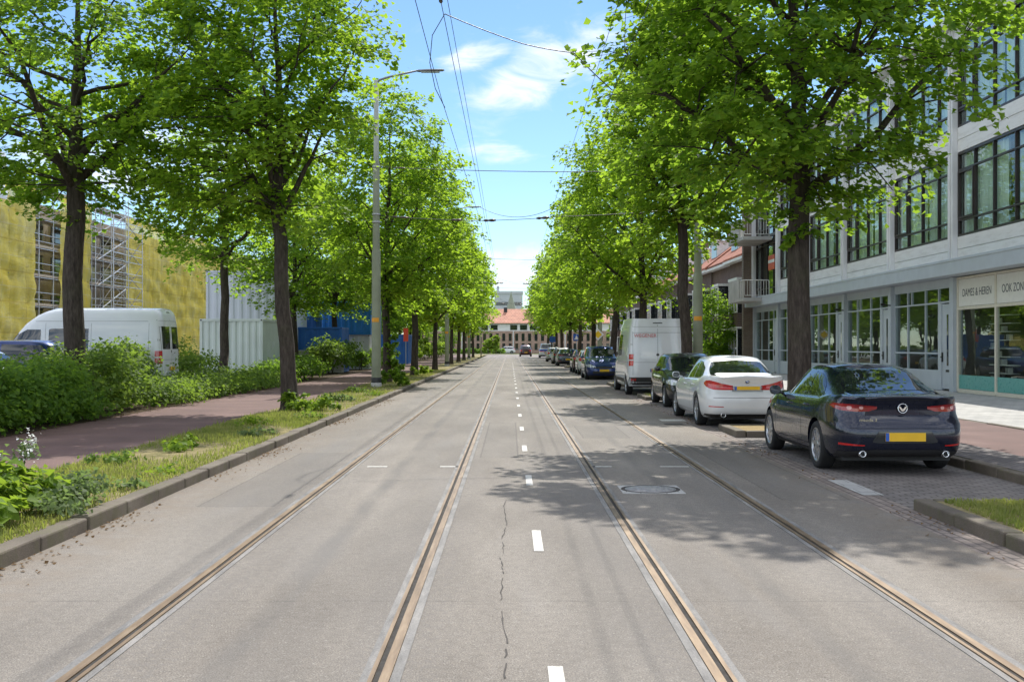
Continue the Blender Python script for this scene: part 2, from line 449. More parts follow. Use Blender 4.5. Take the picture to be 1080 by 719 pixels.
    M['deck'] = m_plain('scaffold_deck', (.32,.27,.21), .8, var=.25)
    M['sitewall'] = m_plain('site_wall', (.33,.28,.24), .85, var=.25, scale=.5)
    M['sheetwhite'] = m_plain('white_sheeting', (.68,.7,.76), .5, var=.1, scale=.6)
    M['cont_white'] = m_plain('container_white', (.56,.62,.6), .5, var=.08, scale=.8)
    M['cont_grey'] = m_plain('container_grey', (.56,.6,.68), .5, var=.05, scale=.5)
    M['cont_blue'] = m_plain('container_blue', (.02,.19,.62), .4, var=.12, scale=.8)
    M['cont_navy'] = m_plain('container_navy', (.014,.11,.40), .45, var=.12, scale=.8)
    # --- vehicles
    def paint(name, c, metal=.5, rough=.28, var=.03):
        t = NT(name)
        n = t.noise(t.coord('Object'), 2.2, 4)
        col = t.mix(t.rng(n, .3, .7), c4(tuple(x*(1-var) for x in c)), c4(tuple(x*(1+var) for x in c)))
        d = t.rng(t.noise(t.coord('Object'), 9, 5), .4, .7, rough, rough+.08)
        t.bsdf(col, d, metal, coat=1.0)
        return t.mat
    M['p_navy'] = paint('paint_deep_navy', (.004,.008,.026), .5, .22)
    M['p_white'] = paint('paint_white', (.70,.71,.71), .0, .35)
    M['p_vanwhite'] = paint('paint_van_white', (.70,.72,.75), .0, .4)
    M['p_black'] = paint('paint_black', (.018,.018,.022), .4, .3)
    M['p_blue'] = paint('paint_blue', (.012,.035,.16), .5, .3)
    M['p_silver'] = paint('paint_silver', (.42,.44,.46), .8, .3)
    M['p_red'] = paint('paint_dark_red', (.06,.012,.016), .5, .3)
    M['p_grey'] = paint('paint_slate', (.06,.075,.10), .6, .3)
    M['p_dark'] = paint('paint_charcoal', (.03,.032,.036), .5, .3)
    M['carglass'] = m_plain('car_glass', (.012,.016,.016), .03, var=.2, spec=1.0)
    M['tyre'] = m_plain('tyre_rubber', (.018,.018,.018), .85, var=.3)
    M['rim'] = m_plain('rim_alloy', (.45,.46,.48), .3, .9)
    M['rim_dark'] = m_plain('rim_shadow', (.03,.03,.032), .6)
    M['chrome'] = m_plain('chrome', (.75,.76,.77), .12, 1.0, var=.02)
    M['trim'] = m_plain('seam_shadow', (.008,.008,.009), .7)
    M['tail'] = m_plain('tail_lamp_red', (.5,.014,.012), .12, coat=1.0, var=.25, scale=8)
    M['taildark'] = m_plain('tail_lamp_smoked', (.27,.010,.012), .1, coat=1.0, var=.4, scale=9)
    M['lampglow'] = m_plain('lamp_reflector', (.62,.30,.28), .2, coat=1.0, var=.2, scale=30)
    M['headlamp'] = m_plain('head_lamp', (.55,.58,.6), .08, .3, coat=1.0, var=.3, scale=20)
    M['plate'] = m_plain('plate_yellow', (.78,.46,.015), .4, var=.05)
    M['vanred'] = m_plain('van_lettering_red', (.6,.12,.13), .5)
    M['gbadge'] = m_plain('badge_dark', (.05,.05,.055), .3)
mats()
# ================================================================== vehicles
def pchip(pts):
    x = np.array([p[0] for p in pts], float); y = np.array([p[1] for p in pts], float)
    h = np.diff(x); d = np.diff(y)/h
    m = np.zeros_like(x)
    for i in range(1, len(x)-1):
        if d[i-1]*d[i] > 0:
            w1 = 2*h[i]+h[i-1]; w2 = h[i]+2*h[i-1]
            m[i] = (w1+w2)/(w1/d[i-1]+w2/d[i])
    m[0] = d[0]; m[-1] = d[-1]
    def f(q):
        q = np.clip(np.asarray(q, float), x[0], x[-1])
        i = np.clip(np.searchsorted(x, q)-1, 0, len(h)-1)
        t = (q-x[i])/h[i]
        return ((1+2*t)*(1-t)**2*y[i] + t*(1-t)**2*h[i]*m[i] + t*t*(3-2*t)*y[i+1] + t*t*(t-1)*h[i]*m[i+1])
    return f

def unit_ring(nr, nf, w, half, N):
    th = np.linspace(0, 2*np.pi, 4001)
    c, s = np.cos(th), np.sin(th)
    n = np.where(s < 0, nr, nf)
    ux = np.sign(c)*np.abs(c)**(2/n); uy = np.sign(s)*np.abs(s)**(2/n)
    seg = np.hypot(np.diff(ux)*w, np.diff(uy)*half)
    a = np.concatenate([[0], np.cumsum(seg)])
    q = np.linspace(0, a[-1], N+1)[:-1]
    return np.interp(q, a, ux), np.interp(q, a, uy)

def shell(rings, zlo, zhi, nr, nf, N=150, crown=.0, capz=None, bottom=True):
    """rings: (t, half width, y rear, y front); zlo, zhi: functions of y. Closed shell, t=1 ring is capped."""
    w0 = max(r[1] for r in rings); h0 = max((r[3]-r[2])/2 for r in rings)
    ux, uy = unit_ring(nr, nf, w0, h0, N)
    V = []; F = []
    T = [r[0] for r in rings]
    fw, fr, ff = (pchip([(r[0], r[k]) for r in rings]) for k in (1, 2, 3))
    ts = []
    for i in range(len(T)-1):
        m = max(1, int(round((T[i+1]-T[i])/.09)))
        ts += list(np.linspace(T[i], T[i+1], m+1)[:-1])
    ts.append(T[-1])
    for t in ts:
        w, yr, yf = float(fw(t)), float(fr(t)), float(ff(t))
        x = ux*w; y = (yr+yf)/2 + uy*(yf-yr)/2
        z = zlo(y)*(1-t) + zhi(y)*t
        V += list(zip(x, y, z))
    nring = len(ts)
    x1, y1 = np.array([v[0] for v in V[-N:]]), np.array([v[1] for v in V[-N:]])
    caps = (.93, .8, .6, .4, .2, 0.0)
    for s in caps:
        z = zhi(y1) + crown*(1-s*s)
        V += list(zip(x1*s, y1, z))
    tot = nring + len(caps)
    for i in range(tot-1):
        for k in range(N):
            F.append((i*N+k, i*N+(k+1) % N, (i+1)*N+(k+1) % N, (i+1)*N+k))
    bm = bmesh.new()
    bv = [bm.verts.new(v) for v in V]
    for f in F: bm.faces.new([bv[i] for i in f])
    if bottom: bm.faces.new([bv[i] for i in range(N)][::-1])
    bmesh.ops.remove_doubles(bm, verts=bm.verts, dist=.0006)
    # sew the collapsed spine shut (two coincident fans)
    bmesh.ops.dissolve_degenerate(bm, edges=bm.edges, dist=.0004)
    bmesh.ops.recalc_face_normals(bm, faces=bm.faces)
    for f in bm.faces: f.smooth = True
    return bm

def mesh_from(bm, name):
    me = bpy.data.meshes.new(name); bm.to_mesh(me); bm.free(); return me

def cut_wells(me, wells):
    o = bpy.data.objects.new('tmp_body', me); COL.objects.link(o)
    cut = []
    for (sx, y, z, r, x0, x1) in wells:
        mb = MB(); Mx = Matrix.Translation((sx*x0, y, z)) @ Matrix.Rotation(R(90)*sx, 4, 'Y')
        d = x1-x0
        mb.lathe([(1e-4, 0), (r, 0), (r, d), (1e-4, d)], 40, 0, Mx)
        m2 = bpy.data.meshes.new('tmp_cut'); m2.from_pydata(mb.v, [], mb.f)
        bm = bmesh.new(); bm.from_mesh(m2); bmesh.ops.remove_doubles(bm, verts=bm.verts, dist=.001)
        bmesh.ops.recalc_face_normals(bm, faces=bm.faces); bm.to_mesh(m2); bm.free()
        c = bpy.data.objects.new('tmp_cut', m2); COL.objects.link(c)
        b = o.modifiers.new('b', 'BOOLEAN'); b.object = c; b.operation = 'DIFFERENCE'; b.solver = 'EXACT'
        cut.append(c)
    dg = bpy.context.evaluated_depsgraph_get(); dg.update()
    r = bpy.data.meshes.new_from_object(o.evaluated_get(dg))
    for c in cut:
        m = c.data; bpy.data.objects.remove(c); bpy.data.meshes.remove(m)
    bpy.data.objects.remove(o)
    return r

def panel(bvh, rows, axis, off=.004, du=.035, nv=5, lens=True):
    """a skin panel laid on the body: rows = (u, lo, hi) along u, projected along axis"""
    us = [r[0] for r in rows]
    q = sorted(set([round(u, 5) for u in us] + [round(float(u), 5) for u in np.arange(min(us), max(us), du)]))
    lo = np.interp(q, us, [r[1] for r in rows]); hi = np.interp(q, us, [r[2] for r in rows])
    vs = []; ok = []
    for u, a, b in zip(q, lo, hi):
        for k in range(nv+1):
            v = a+(b-a)*k/nv
            if axis == 'right': o, d = Vector((4, u, v)), Vector((-1, 0, 0))
            elif axis == 'left': o, d = Vector((-4, u, v)), Vector((1, 0, 0))
            elif axis == 'rear': o, d = Vector((u, -9, v)), Vector((0, 1, 0))
            elif isinstance(axis, tuple):
                an = math.radians(u); dd = Vector((math.sin(an), -math.cos(an), 0)); o = Vector((axis[1], axis[2], v))+dd*5; d = -dd
            elif axis == 'front': o, d = Vector((u, 9, v)), Vector((0, -1, 0))
            else: o, d = Vector((u, v, 6)), Vector((0, 0, -1))
            h = bvh.ray_cast(o, d)
            if h[0] is None: vs.append((0, 0, 0)); ok.append(False)
            else:
                n = h[1]
                if n.dot(d) > 0: n = -n
                vs.append(tuple(h[0]+n*off)); ok.append(True)
    fs = []
    m = nv+1
    for i in range(len(q)-1):
        for k in range(nv):
            f = (i*m+k, (i+1)*m+k, (i+1)*m+k+1, i*m+k+1)
            if all(ok[j] for j in f):
                P = [Vector(vs[j]) for j in f]
                if max((P[a]-P[b]).length for a, b in ((0, 1), (1, 2), (2, 3), (3, 0))) > .3+min(du, .1): continue
                fs.append(f if (axis in ('right', 'rear', 'top') or isinstance(axis, tuple)) else f[::-1])
    return vs, fs

def lamp_pair(mat, cx, cy, rows, name='tail_lamp'):
    """a lamp that wraps round the rear corner, and its mirror twin"""
    return [(name, mat, [(rows, ('polar', -cx, cy))]), (name, mat, [([(-u, a, b) for u, a, b in rows][::-1], ('polar', cx, cy))])]

def panel_obj(name, mat, parent, bvh, lst, off=.004, du=.035, nv=5):
    """lst: list of (rows, axis)"""
    mb = MB()
    for rows, axis in lst:
        v, f = panel(bvh, rows, axis, off, 1.5 if isinstance(axis, tuple) else du, nv)
        mb.add(v, f, 0, True)
    return mb.build(name, mat, parent)

_wheel = {}
def wheel_meshes(r, w, spokes, style):
    k = (r, w, spokes, style)
    if k in _wheel: return _wheel[k]
    rr = r*.70
    T = MB(); Mx = Matrix.Rotation(R(90), 4, 'Y')
    h = w/2
    T.lathe([(rr, -h*.85), (rr+.03, -h), (r-.035, -h), (r-.012, -h*.86), (r, -h*.6), (r, h*.6), (r-.012, h*.86), (r-.035, h), (rr+.03, h), (rr, h*.85)], 40, 0, Mx)
    T.lathe([(rr, -h*.6), (rr-.012, -h*.2), (rr-.012, h*.5)], 40, 0, Mx)
    tm = bpy.data.meshes.new('wheel'); tm.from_pydata(T.v, [], T.f); tm.polygons.foreach_set('use_smooth', [True]*len(T.f)); tm.materials.append(M['tyre'])
    G = MB()
    G.lathe([(rr+.004, h*.87), (rr-.015, h*.9), (rr-.02, h*.6), (rr-.02, h*.2)], 40, 0, Mx)          # rim lip
    G.lathe([(rr-.01, h*.15), (.0005, h*.15)], 32, 1, Mx)                                             # dark back
    G.lathe([(.062, h*.2), (.06, h*.72), (.045, h*.8), (.0005, h*.8)], 20, 0, Mx)
    for s in range(spokes):
        for q in ((-.05, .05) if style == 'split' else (0,)):
            a = 2*math.pi*s/spokes
            ra = Matrix.Rotation(a+q, 4, 'X')
            wd = .016 if style == 'split' else .026
            z0, z1 = .045, rr-.012
            pts = [(h*.45, -wd*1.3, z0), (h*.45, wd*1.3, z0), (h*.74, wd*1.1, z0), (h*.74, -wd*1.1, z0),
                   (h*.45, -wd, z1), (h*.45, wd, z1), (h*.8, wd*.8, z1), (h*.8, -wd*.8, z1)]
            G.add([ra @ Vector(p) for p in pts], [(0,1,2,3), (4,7,6,5), (0,4,5,1), (1,5,6,2), (2,6,7,3), (3,7,4,0)], 0)
    gm = bpy.data.meshes.new('rim'); gm.from_pydata(G.v, [], G.f); gm.materials.append(M['rim']); gm.materials.append(M['rim_dark'])
    gm.polygons.foreach_set('material_index', G.m); gm.polygons.foreach_set('use_smooth', G.sm)
    _wheel[k] = (tm, gm)
    return _wheel[k]

def wheels(root, ys, xo, r, w=.215, spokes=5, style='split'):
    tm, gm = wheel_meshes(r, w, spokes, style)
    for sx in (-1, 1):
        for y in ys:
            o = bpy.data.objects.new('wheel', tm); link(o, root)
            o.location = (sx*(xo-w/2), y, r-.006); o.rotation_euler = (0, 0, 0 if sx > 0 else math.pi)
            g = bpy.data.objects.new('rim', gm); link(g, o)

def mirror(root, x, y, z, mat, sx, s=1.0, fwd=1):
    mb = MB()
    ring = []
    for (dy, a, b) in ((-.045, .072, .058), (-.02, .088, .072), (.03, .08, .066), (.08, .05, .045), (.1, .02, .02)):
        ring.append((dy*s, a*s, b*s))
    n = 14; vs = []; fs = []
    for dy, a, b in ring:
        for k in range(n):
            t = 2*math.pi*k/n
            c, q = math.cos(t), math.sin(t)
            vs.append((sx*(x+.11*s)+abs(c)**.7*math.copysign(a, c), y+fwd*dy, z+abs(q)**.7*math.copysign(b, q)))
    for i in range(len(ring)-1):
        for k in range(n): fs.append((i*n+k, i*n+(k+1) % n, (i+1)*n+(k+1) % n, (i+1)*n+k))
    fs.append(tuple(range((len(ring)-1)*n, len(ring)*n)))
    mb.add(vs, fs, 0, True)
    mb.tube([(sx*(x-.05), y+.03*fwd, z-.05*s), (sx*(x+.06), y+.02*fwd, z-.035*s)], .022*s, 6, 0)
    o = mb.build('mirror', mat, root)
    g = MB(); k0 = list(range(n))
    g.add([(v[0], v[1]-fwd*.002, v[2]) for v in vs[:n]], [tuple(k0)], 0)
    g.build('mirror_glass', M['carglass'], o)
    return o

def text_mesh(s, size):
    cu = bpy.data.curves.new('txt', 'FONT'); cu.body = s; cu.size = size; cu.align_x = 'CENTER'; cu.align_y = 'CENTER'; cu.extrude = .0015
    o = bpy.data.objects.new('txt', cu); COL.objects.link(o)
    dg = bpy.context.evaluated_depsgraph_get(); dg.update()
    me = bpy.data.meshes.new_from_object(o.evaluated_get(dg))
    bpy.data.objects.remove(o); bpy.data.curves.remove(cu)
    return me

def text_obj(name, s, size, mat, parent, loc, rot, sx=1.0):
    me = text_mesh(s, size); me.materials.clear(); me.materials.append(mat)
    o = bpy.data.objects.new(name, me); link(o, parent); o.location = loc; o.rotation_euler = rot; o.scale = (sx, 1, 1)
    return o

def car(name, label, cat, loc, rz, S, paint, group='cars parked along the kerb'):
    root = thing(name, label, cat, loc, rz, group)
    L = S['L']; zb = S.get('zb', .2)
    zlo = pchip([(-L/2-.1, zb+S.get('zr', .06)), (-L/2+.7, zb), (L/2-.6, zb), (L/2+.1, zb+.02)])
    top = pchip(S['top'])
    lo = shell(S['low'], zlo, top, S.get('nr', 4.6), S.get('nf', 3.6), crown=S.get('crown', .02))
    me = mesh_from(lo, 'body')
    w0 = max(r[1] for r in S['low']); wr = S['wr']
    wells = [(sx, y, wr, wr+.045, w0-.28, w0+.2) for sx in (-1, 1) for y in S['axles']]
    me = cut_wells(me, wells)
    if 'gh' in S:
        gb = pchip([(y, z-.03) for y, z in S['top']]); rf = pchip(S['roof'])
        g = shell(S['gh'], gb, rf, S.get('gnr', 4.0), S.get('gnf', 4.0), crown=S.get('rcrown', .035), N=110)
        bm = bmesh.new(); bm.from_mesh(me); gm = mesh_from(g, 'g'); bm.from_mesh(gm); bm.to_mesh(me); bm.free()
        bpy.data.meshes.remove(gm)
    me.polygons.foreach_set('use_smooth', [True]*len(me.polygons))
    try: me.set_sharp_from_angle(angle=R(38))
    except Exception: pass
    me.materials.clear(); me.materials.append(paint)
    body = obj('body', me, None, root)
    me.calc_loop_triangles()
    bvh = BVHTree.FromPolygons([v.co.copy() for v in me.vertices], [tuple(p.vertices) for p in me.loop_triangles])
    wheels(root, S['axles'], S.get('wx', w0-.01), wr, S.get('ww', .215), S.get('spokes', 5), S.get('style', 'split'))
    # dark under tray
    u = MB(); u.box(-w0*.8, w0*.8, -L/2+.35, L/2-.35, zb-.03, zb+.06); u.build('underbody', M['black'], root)
    def P(nm, mat, lst, **kw): return panel_obj(nm, mat, root, bvh, lst, **kw)
    for rows in S.get('sideglass', []):
        P('side_window', M['carglass'], [(rows, 'left')]); P('side_window', M['carglass'], [(rows, 'right')])
    if 'rearglass' in S: P('rear_window', M['carglass'], [(S['rearglass'], 'rear')])
    if 'frontglass' in S: P('windscreen', M['carglass'], [(S['frontglass'], 'front')])
    # shut lines
    seams = []
    for rows in S.get('seams', []):
        seams += [(rows, 'left'), (rows, 'right')]
    for rows, ax in S.get('seams_ax', []): seams.append((rows, ax))
    for sm_ in seams: P('panel_seam', M['trim'], [sm_], off=.0025, du=.02, nv=8)
    for (nm, mk, lst) in S.get('panels', []):
        P(nm, M[mk] if isinstance(mk, str) else mk, lst, off=.008 if nm == 'lamp_element' else .004)
    for (y, z) in S.get('handles', []):
        for sx in (-1, 1):
            h = bvh.ray_cast(Vector((sx*4, y, z)), Vector((-sx, 0, 0)))
            if h[0]:
                mb = MB(); x = abs(h[0].x)
                mb.tube([(sx*(x-.01), y-.09, z), (sx*(x+.025), y-.06, z), (sx*(x+.025), y+.06, z), (sx*(x-.01), y+.09, z)], .014, 6)
                mb.build('door_handle', paint, root)
    if 'mirror' in S:
        for sx in (-1, 1): mirror(root, S['mirror'][0], S['mirror'][1], S['mirror'][2], S.get('mirmat', paint), sx, S.get('mirs', 1.0))
    def plate(y0, z, sgn, blue=True):
        h = bvh.ray_cast(Vector((0, sgn*9, z)), Vector((0, -sgn, 0)))
        y = h[0].y if h[0] else y0
        y = y + sgn*.012
        mb = MB()
        mb.box(-.26, .26, y-.006, y+.006, z-.055, z+.055, 0)
        s = -1 if sgn < 0 else 1
        mb.box(s*.26, s*.215, y+sgn*.0065, y+sgn*.008, z-.053, z+.053, 1)
        mb.build('licence_plate', [M['plate'], M['signblue']], root)
    if 'plate_rear' in S: plate(-L/2, S['plate_rear'], -1)
    if 'plate_front' in S: plate(L/2, S['plate_front'], 1)
    for (x, y, z, r) in S.get('exhaust', []):
        for sx in ((-1, 1) if S.get('ex2', True) else (-1,)):
            mb = MB(); Mx = Matrix.Translation((sx*x, y, z)) @ Matrix.Rotation(R(90), 4, 'X')
            mb.lathe([(r-.008, -.1), (r-.008, .0), (r, .0), (r, -.1)], 20, 0, Mx)
            mb.lathe([(r-.009, -.06), (.0005, -.06)], 20, 1, Mx)
            mb.build('exhaust_tip', [M['chrome'], M['black']], root)
    return root, body, bvh

# ------------------------------------------------------------------ car shapes
def sedan_spec(L=4.66, W=1.795, H=1.44, belt=.98, deck=1.01, wr=.33, axles=(-1.31, 1.415)):
    h = L/2; w = W/2
    return dict(L=L, zb=.2, wr=wr, axles=axles,
        top=[(-h-.1, deck-.02), (-h, deck), (-h+.12, deck+.015), (-h+.55, deck+.03), (-h+1.2, belt+.005), (0, belt-.01), (.7, belt-.02), (.95, belt-.01), (h-.75, .86), (h-.3, .76), (h, .66), (h+.1, .62)],
        low=[(0, w-.09, -h+.16, h-.12), (.06, w-.05, -h+.05, h-.05), (.22, w-.012, -h+.005, h-.01), (.42, w, -h+.0, h), (.55, w, -h+.02, h-.01), (.60, w-.002, -h+.06, h-.015), (.70, w-.010, -h+.125, h-.03), (.84, w-.03, -h+.125, h-.06), (.96, w-.052, -h+.06, h-.1), (1, w-.08, -h+.055, h-.14)],
        gh=[(0, w-.09, -h+.28, 1.25), (.15, w-.115, -h+.42, 1.08), (.5, w-.19, -h+.80, .70), (.85, w-.28, -h+1.22, .36), (.96, w-.325, -h+1.40, .22), (1, w-.39, -h+1.52, .12)],
        roof=[(-h+.2, H-.17), (-h+.9, H-.115), (-h+1.5, H-.055), (-.35, H-.035), (.1, H-.04), (.6, H-.09), (1.3, H-.3)], rcrown=.04, gnr=4.6, gnf=3.6, nr=6.8, nf=5.0)

h = 2.33
MZ = sedan_spec()
MZ.update(
    sideglass=[[(-1.32, 1.00, 1.02), (-1.2, .995, 1.13), (-1.0, .99, 1.235), (-.8, .985, 1.30), (-.62, .985, 1.325)],
               [(-.56, .985, 1.33), (-.2, .98, 1.35), (.1, .975, 1.335), (.35, .97, 1.28), (.62, .965, 1.17), (.86, .965, 1.05), (.98, .965, .975)]],
    rearglass=[(-.67, 1.05, 1.065), (-.61, 1.04, 1.17), (-.54, 1.036, 1.255), (-.46, 1.033, 1.315), (-.38, 1.032, 1.335), (0, 1.026, 1.355), (.38, 1.032, 1.335), (.46, 1.033, 1.315), (.54, 1.036, 1.255), (.61, 1.04, 1.17), (.67, 1.05, 1.065)],
    frontglass=[(-.62, .98, 1.0), (-.5, .97, 1.28), (0, .97, 1.32), (.5, .97, 1.28), (.62, .98, 1.0)],
    seams=[[(-.59, .32, .97), (-.583, .32, .97)], [(.93, .34, .93), (.938, .34, .93)], [(-1.34, .32, .33), (-.8, .318, .324), (.9, .318, .324)]],
    seams_ax=[([(-.62, .985, .992), (.62, .985, .992)], 'rear'), ([(-.7, .615, .622), (.7, .615, .622)], 'rear')],
    panels=[*lamp_pair('taildark', .35, -1.6, [(-66, .90, .912), (-56, .872, .935), (-42, .845, .935), (-22, .83, .928), (-8, .835, .912), (2, .868, .90)]),
            *[('lamp_element', 'lampglow', [([(cx_+r_*q_, .882-r_*(1-q_*q_)**.5, .882+r_*(1-q_*q_)**.5) for q_ in (-1, -.8, -.5, 0, .5, .8, 1)], 'rear')]) for cx_, r_ in ((-.67, .028), (-.53, .026), (.53, .026), (.67, .028))],
            ('reflector', 'tail', [([(-.80, .395, .425), (-.52, .39, .405)], 'rear')]),
            ('reflector', 'tail', [([(.52, .39, .405), (.80, .395, .425)], 'rear')]),
            ('plate_recess', 'p_dark', [([(-.42, .44, .46), (-.34, .43, .585), (.34, .43, .585), (.42, .44, .46)], 'rear')]),
            ('rear_valance', 'black', [([(-.80, .24, .31), (-.4, .22, .345), (.4, .22, .345), (.80, .24, .31)], 'rear')]),
            ('sill_trim', 'black', [([(-.95, .2, .25), (1.05, .2, .25)], 'left')]), ('sill_trim', 'black', [([(-.95, .2, .25), (1.05, .2, .25)], 'right')]),
            ('window_trim', 'chrome', [([(-1.34, .978, .992), (1.0, .953, .966)], 'left')])],
    handles=[(-.78, .86), (.12, .84)], mirror=(.84, .72, 1.0), mirmat=M['p_navy'], plate_rear=.51, exhaust=[(.54, -2.305, .285, .042)], spokes=9, style='single')

BM = sedan_spec(4.94, 1.81, 1.479, .98, 1.04, .345, (-1.40, 1.575))
h5 = 2.47
BM.update(
    sideglass=[[(-1.5, 1.02, 1.05), (-1.25, 1.01, 1.22), (-.9, 1.0, 1.335), (-.66, .995, 1.36)], [(-.6, .995, 1.365), (-.2, .985, 1.39), (.15, .98, 1.375), (.6, .97, 1.23), (1.0, .97, .985)]],
    rearglass=[(-.66, 1.075, 1.10), (-.61, 1.07, 1.2), (-.53, 1.07, 1.325), (-.46, 1.068, 1.345), (0, 1.06, 1.375), (.46, 1.068, 1.345), (.53, 1.07, 1.325), (.61, 1.07, 1.2), (.66, 1.075, 1.10)],
    frontglass=[(-.65, .98, 1.0), (-.5, .97, 1.3), (0, .97, 1.34), (.5, .97, 1.3), (.65, .98, 1.0)],
    seams=[[(-.63, .32, .98), (-.622, .32, .98)], [(1.02, .34, .94), (1.028, .34, .94)], [(-.9, .30, .306), (1.1, .30, .306)]],
    seams_ax=[([(-.7, .62, .628), (.7, .62, .628)], 'rear')],
    panels=[*lamp_pair('tail', .35, -1.75, [(-62, .90, .93), (-52, .85, .97), (-40, .81, .98), (-30, .785, .96), (-15, .78, .91), (5, .78, .87), (6, .785, .865)]),
            ('reflector', 'tail', [([(-.78, .435, .455), (-.5, .43, .447)], 'rear')]), ('reflector', 'tail', [([(.5, .43, .447), (.78, .435, .455)], 'rear')]),
            ('rear_valance', 'black', [([(-.82, .23, .285), (-.4, .21, .29), (.4, .21, .29), (.82, .23, .285)], 'rear')]),
            ('plate_recess', 'galv', [([(-.32, .745, .855), (.32, .745, .855)], 'rear')]),
            ('antenna_fin', 'p_white', [([(-.03, -.9, -.75), (.03, -.9, -.75)], 'top')])],
    handles=[(-.85, .86), (.15, .845)], mirror=(.88, .78, 1.02), mirmat=M['p_white'], plate_rear=.80, exhaust=[(.5, -2.43, .27, .05)], spokes=7, style='split')

def hatch_spec(L=4.1, W=1.74, H=1.48, belt=.98, hood=.9, wr=.31, face='front'):
    h = L/2; w = W/2
    S = dict(L=L, zb=.2, wr=wr, axles=(-h+.72, h-.82),
        top=[(-h-.1, belt+.03), (-h, belt+.04), (-h+.4, belt+.03), (0, belt), (h-1.25, belt+.0), (h-.9, hood+.03), (h-.4, hood-.08), (h-.05, hood-.2), (h+.1, hood-.24)],
        low=[(0, w-.09, -h+.13, h-.11), (.06, w-.05, -h+.04, h-.04), (.25, w-.01, -h, h-.0), (.5, w, -h+.015, h-.005), (.7, w-.01, -h+.05, h-.03), (.9, w-.035, -h+.07, h-.07), (1, w-.07, -h+.10, h-.13)],
        gh=[(0, w-.085, -h+.10, h-.85), (.2, w-.105, -h+.16, h-1.06), (.55, w-.165, -h+.30, h-1.45), (.86, w-.225, -h+.47, h-1.78), (.96, w-.25, -h+.56, h-1.92), (1, w-.285, -h+.66, h-2.03)],
        roof=[(-h, H-.11), (-h+.5, H-.07), (-h+1.2, H-.035), (0, H-.04), (.5, H-.08), (1.2, H-.25)], rcrown=.04, nr=8, nf=5.0, gnr=5, gnf=3.6)
    g0 = -h+.42; g1 = h-1.1
    S.update(
        sideglass=[[(g0, belt+.05, belt+.07), (g0+.12, belt+.04, belt+.27), (g0+.3, belt+.03, H-.15), (-.42, belt+.02, H-.12)], [(-.35, belt+.02, H-.12), (.05, belt+.01, H-.12), (h-1.85, belt, H-.17), (h-1.4, belt+.0, belt+.18), (g1, belt, belt+.02)]],
        rearglass=[(-w+.24, belt+.1, belt+.16), (-w+.3, belt+.09, H-.16), (0, belt+.08, H-.12), (w-.3, belt+.09, H-.16), (w-.24, belt+.1, belt+.16)],
        frontglass=[(-w+.18, belt+.02, belt+.05), (-w+.29, belt+.0, H-.18), (-.3, belt-.0, H-.13), (0, belt, H-.125), (.3, belt-.0, H-.13), (w-.29, belt+.0, H-.18), (w-.18, belt+.02, belt+.05)],
        seams=[[(-.39, .32, belt), (-.383, .32, belt)], [(h-1.3, .34, belt-.06), (h-1.293, .34, belt-.06)]],
        panels=[*lamp_pair('tail', .4, -h+.7, [(-58, .9, .93), (-48, .82, .99), (-30, .79, 1.0), (-12, .82, .97)]),
                ('headlamp', 'headlamp', [([(-w+.05, .66, .74), (-w+.16, .62, .77), (-w+.38, .60, .70), (-w+.5, .62, .65)], 'front')]), ('headlamp', 'headlamp', [([(w-.5, .62, .65), (w-.38, .60, .70), (w-.16, .62, .77), (w-.05, .66, .74)], 'front')]),
                ('grille', 'black', [([(-.5, .56, .63), (0, .55, .66), (.5, .56, .63)], 'front'), ([(-.55, .3, .42), (0, .28, .44), (.55, .3, .42)], 'front')]),
                ('rear_valance', 'black', [([(-w+.1, .24, .36), (w-.1, .24, .36)], 'rear')])],
        handles=[(-.55, belt-.1), (.25, belt-.11)], mirror=(w-.03, h-1.42, belt+.06), plate_rear=.62, plate_front=.46, spokes=5)
    return S

def mpv_spec():
    S = hatch_spec(4.35, 1.8, 1.66, 1.05, 1.02, .32)
    return S
def suv_spec():
    S = hatch_spec(4.5, 1.85, 1.72, 1.08, 1.03, .35)
    S['zb'] = .26
    return S

def van_spec(L=5.93, W=1.993, H=2.75):
    h = L/2; w = W/2
    f = lambda z: (z-.3)/(H-.08-.3)
    return dict(L=L, zb=.3, zr=.04, wr=.34, axles=(-h+1.0, h-1.0), ww=.22,
        top=[(-h-.1, H-.10), (-h+.1, H-.08), (-h+1.5, H-.06), (h-2.6, H-.06), (h-1.9, H-.10), (h-1.3, H-.25), (h, H-.35)],
        low=[(0, w-.07, -h+.10, h-.10), (f(.42), w-.03, -h+.02, h-.03), (f(.6), w-.005, -h, h), (f(.95), w, -h+.005, h-.03), (f(1.1), w-.004, -h+.01, h-.12), (f(1.28), w-.01, -h+.015, h-.55), (f(1.42), w-.02, -h+.02, h-.80),
             (f(1.9), w-.055, -h+.045, h-1.18), (f(2.3), w-.10, -h+.075, h-1.55), (f(2.5), w-.15, -h+.105, h-1.9), (f(2.6), w-.20, -h+.14, h-2.15), (1, w-.27, -h+.2, h-2.4)],
        nr=12.0, nf=5, crown=.05)
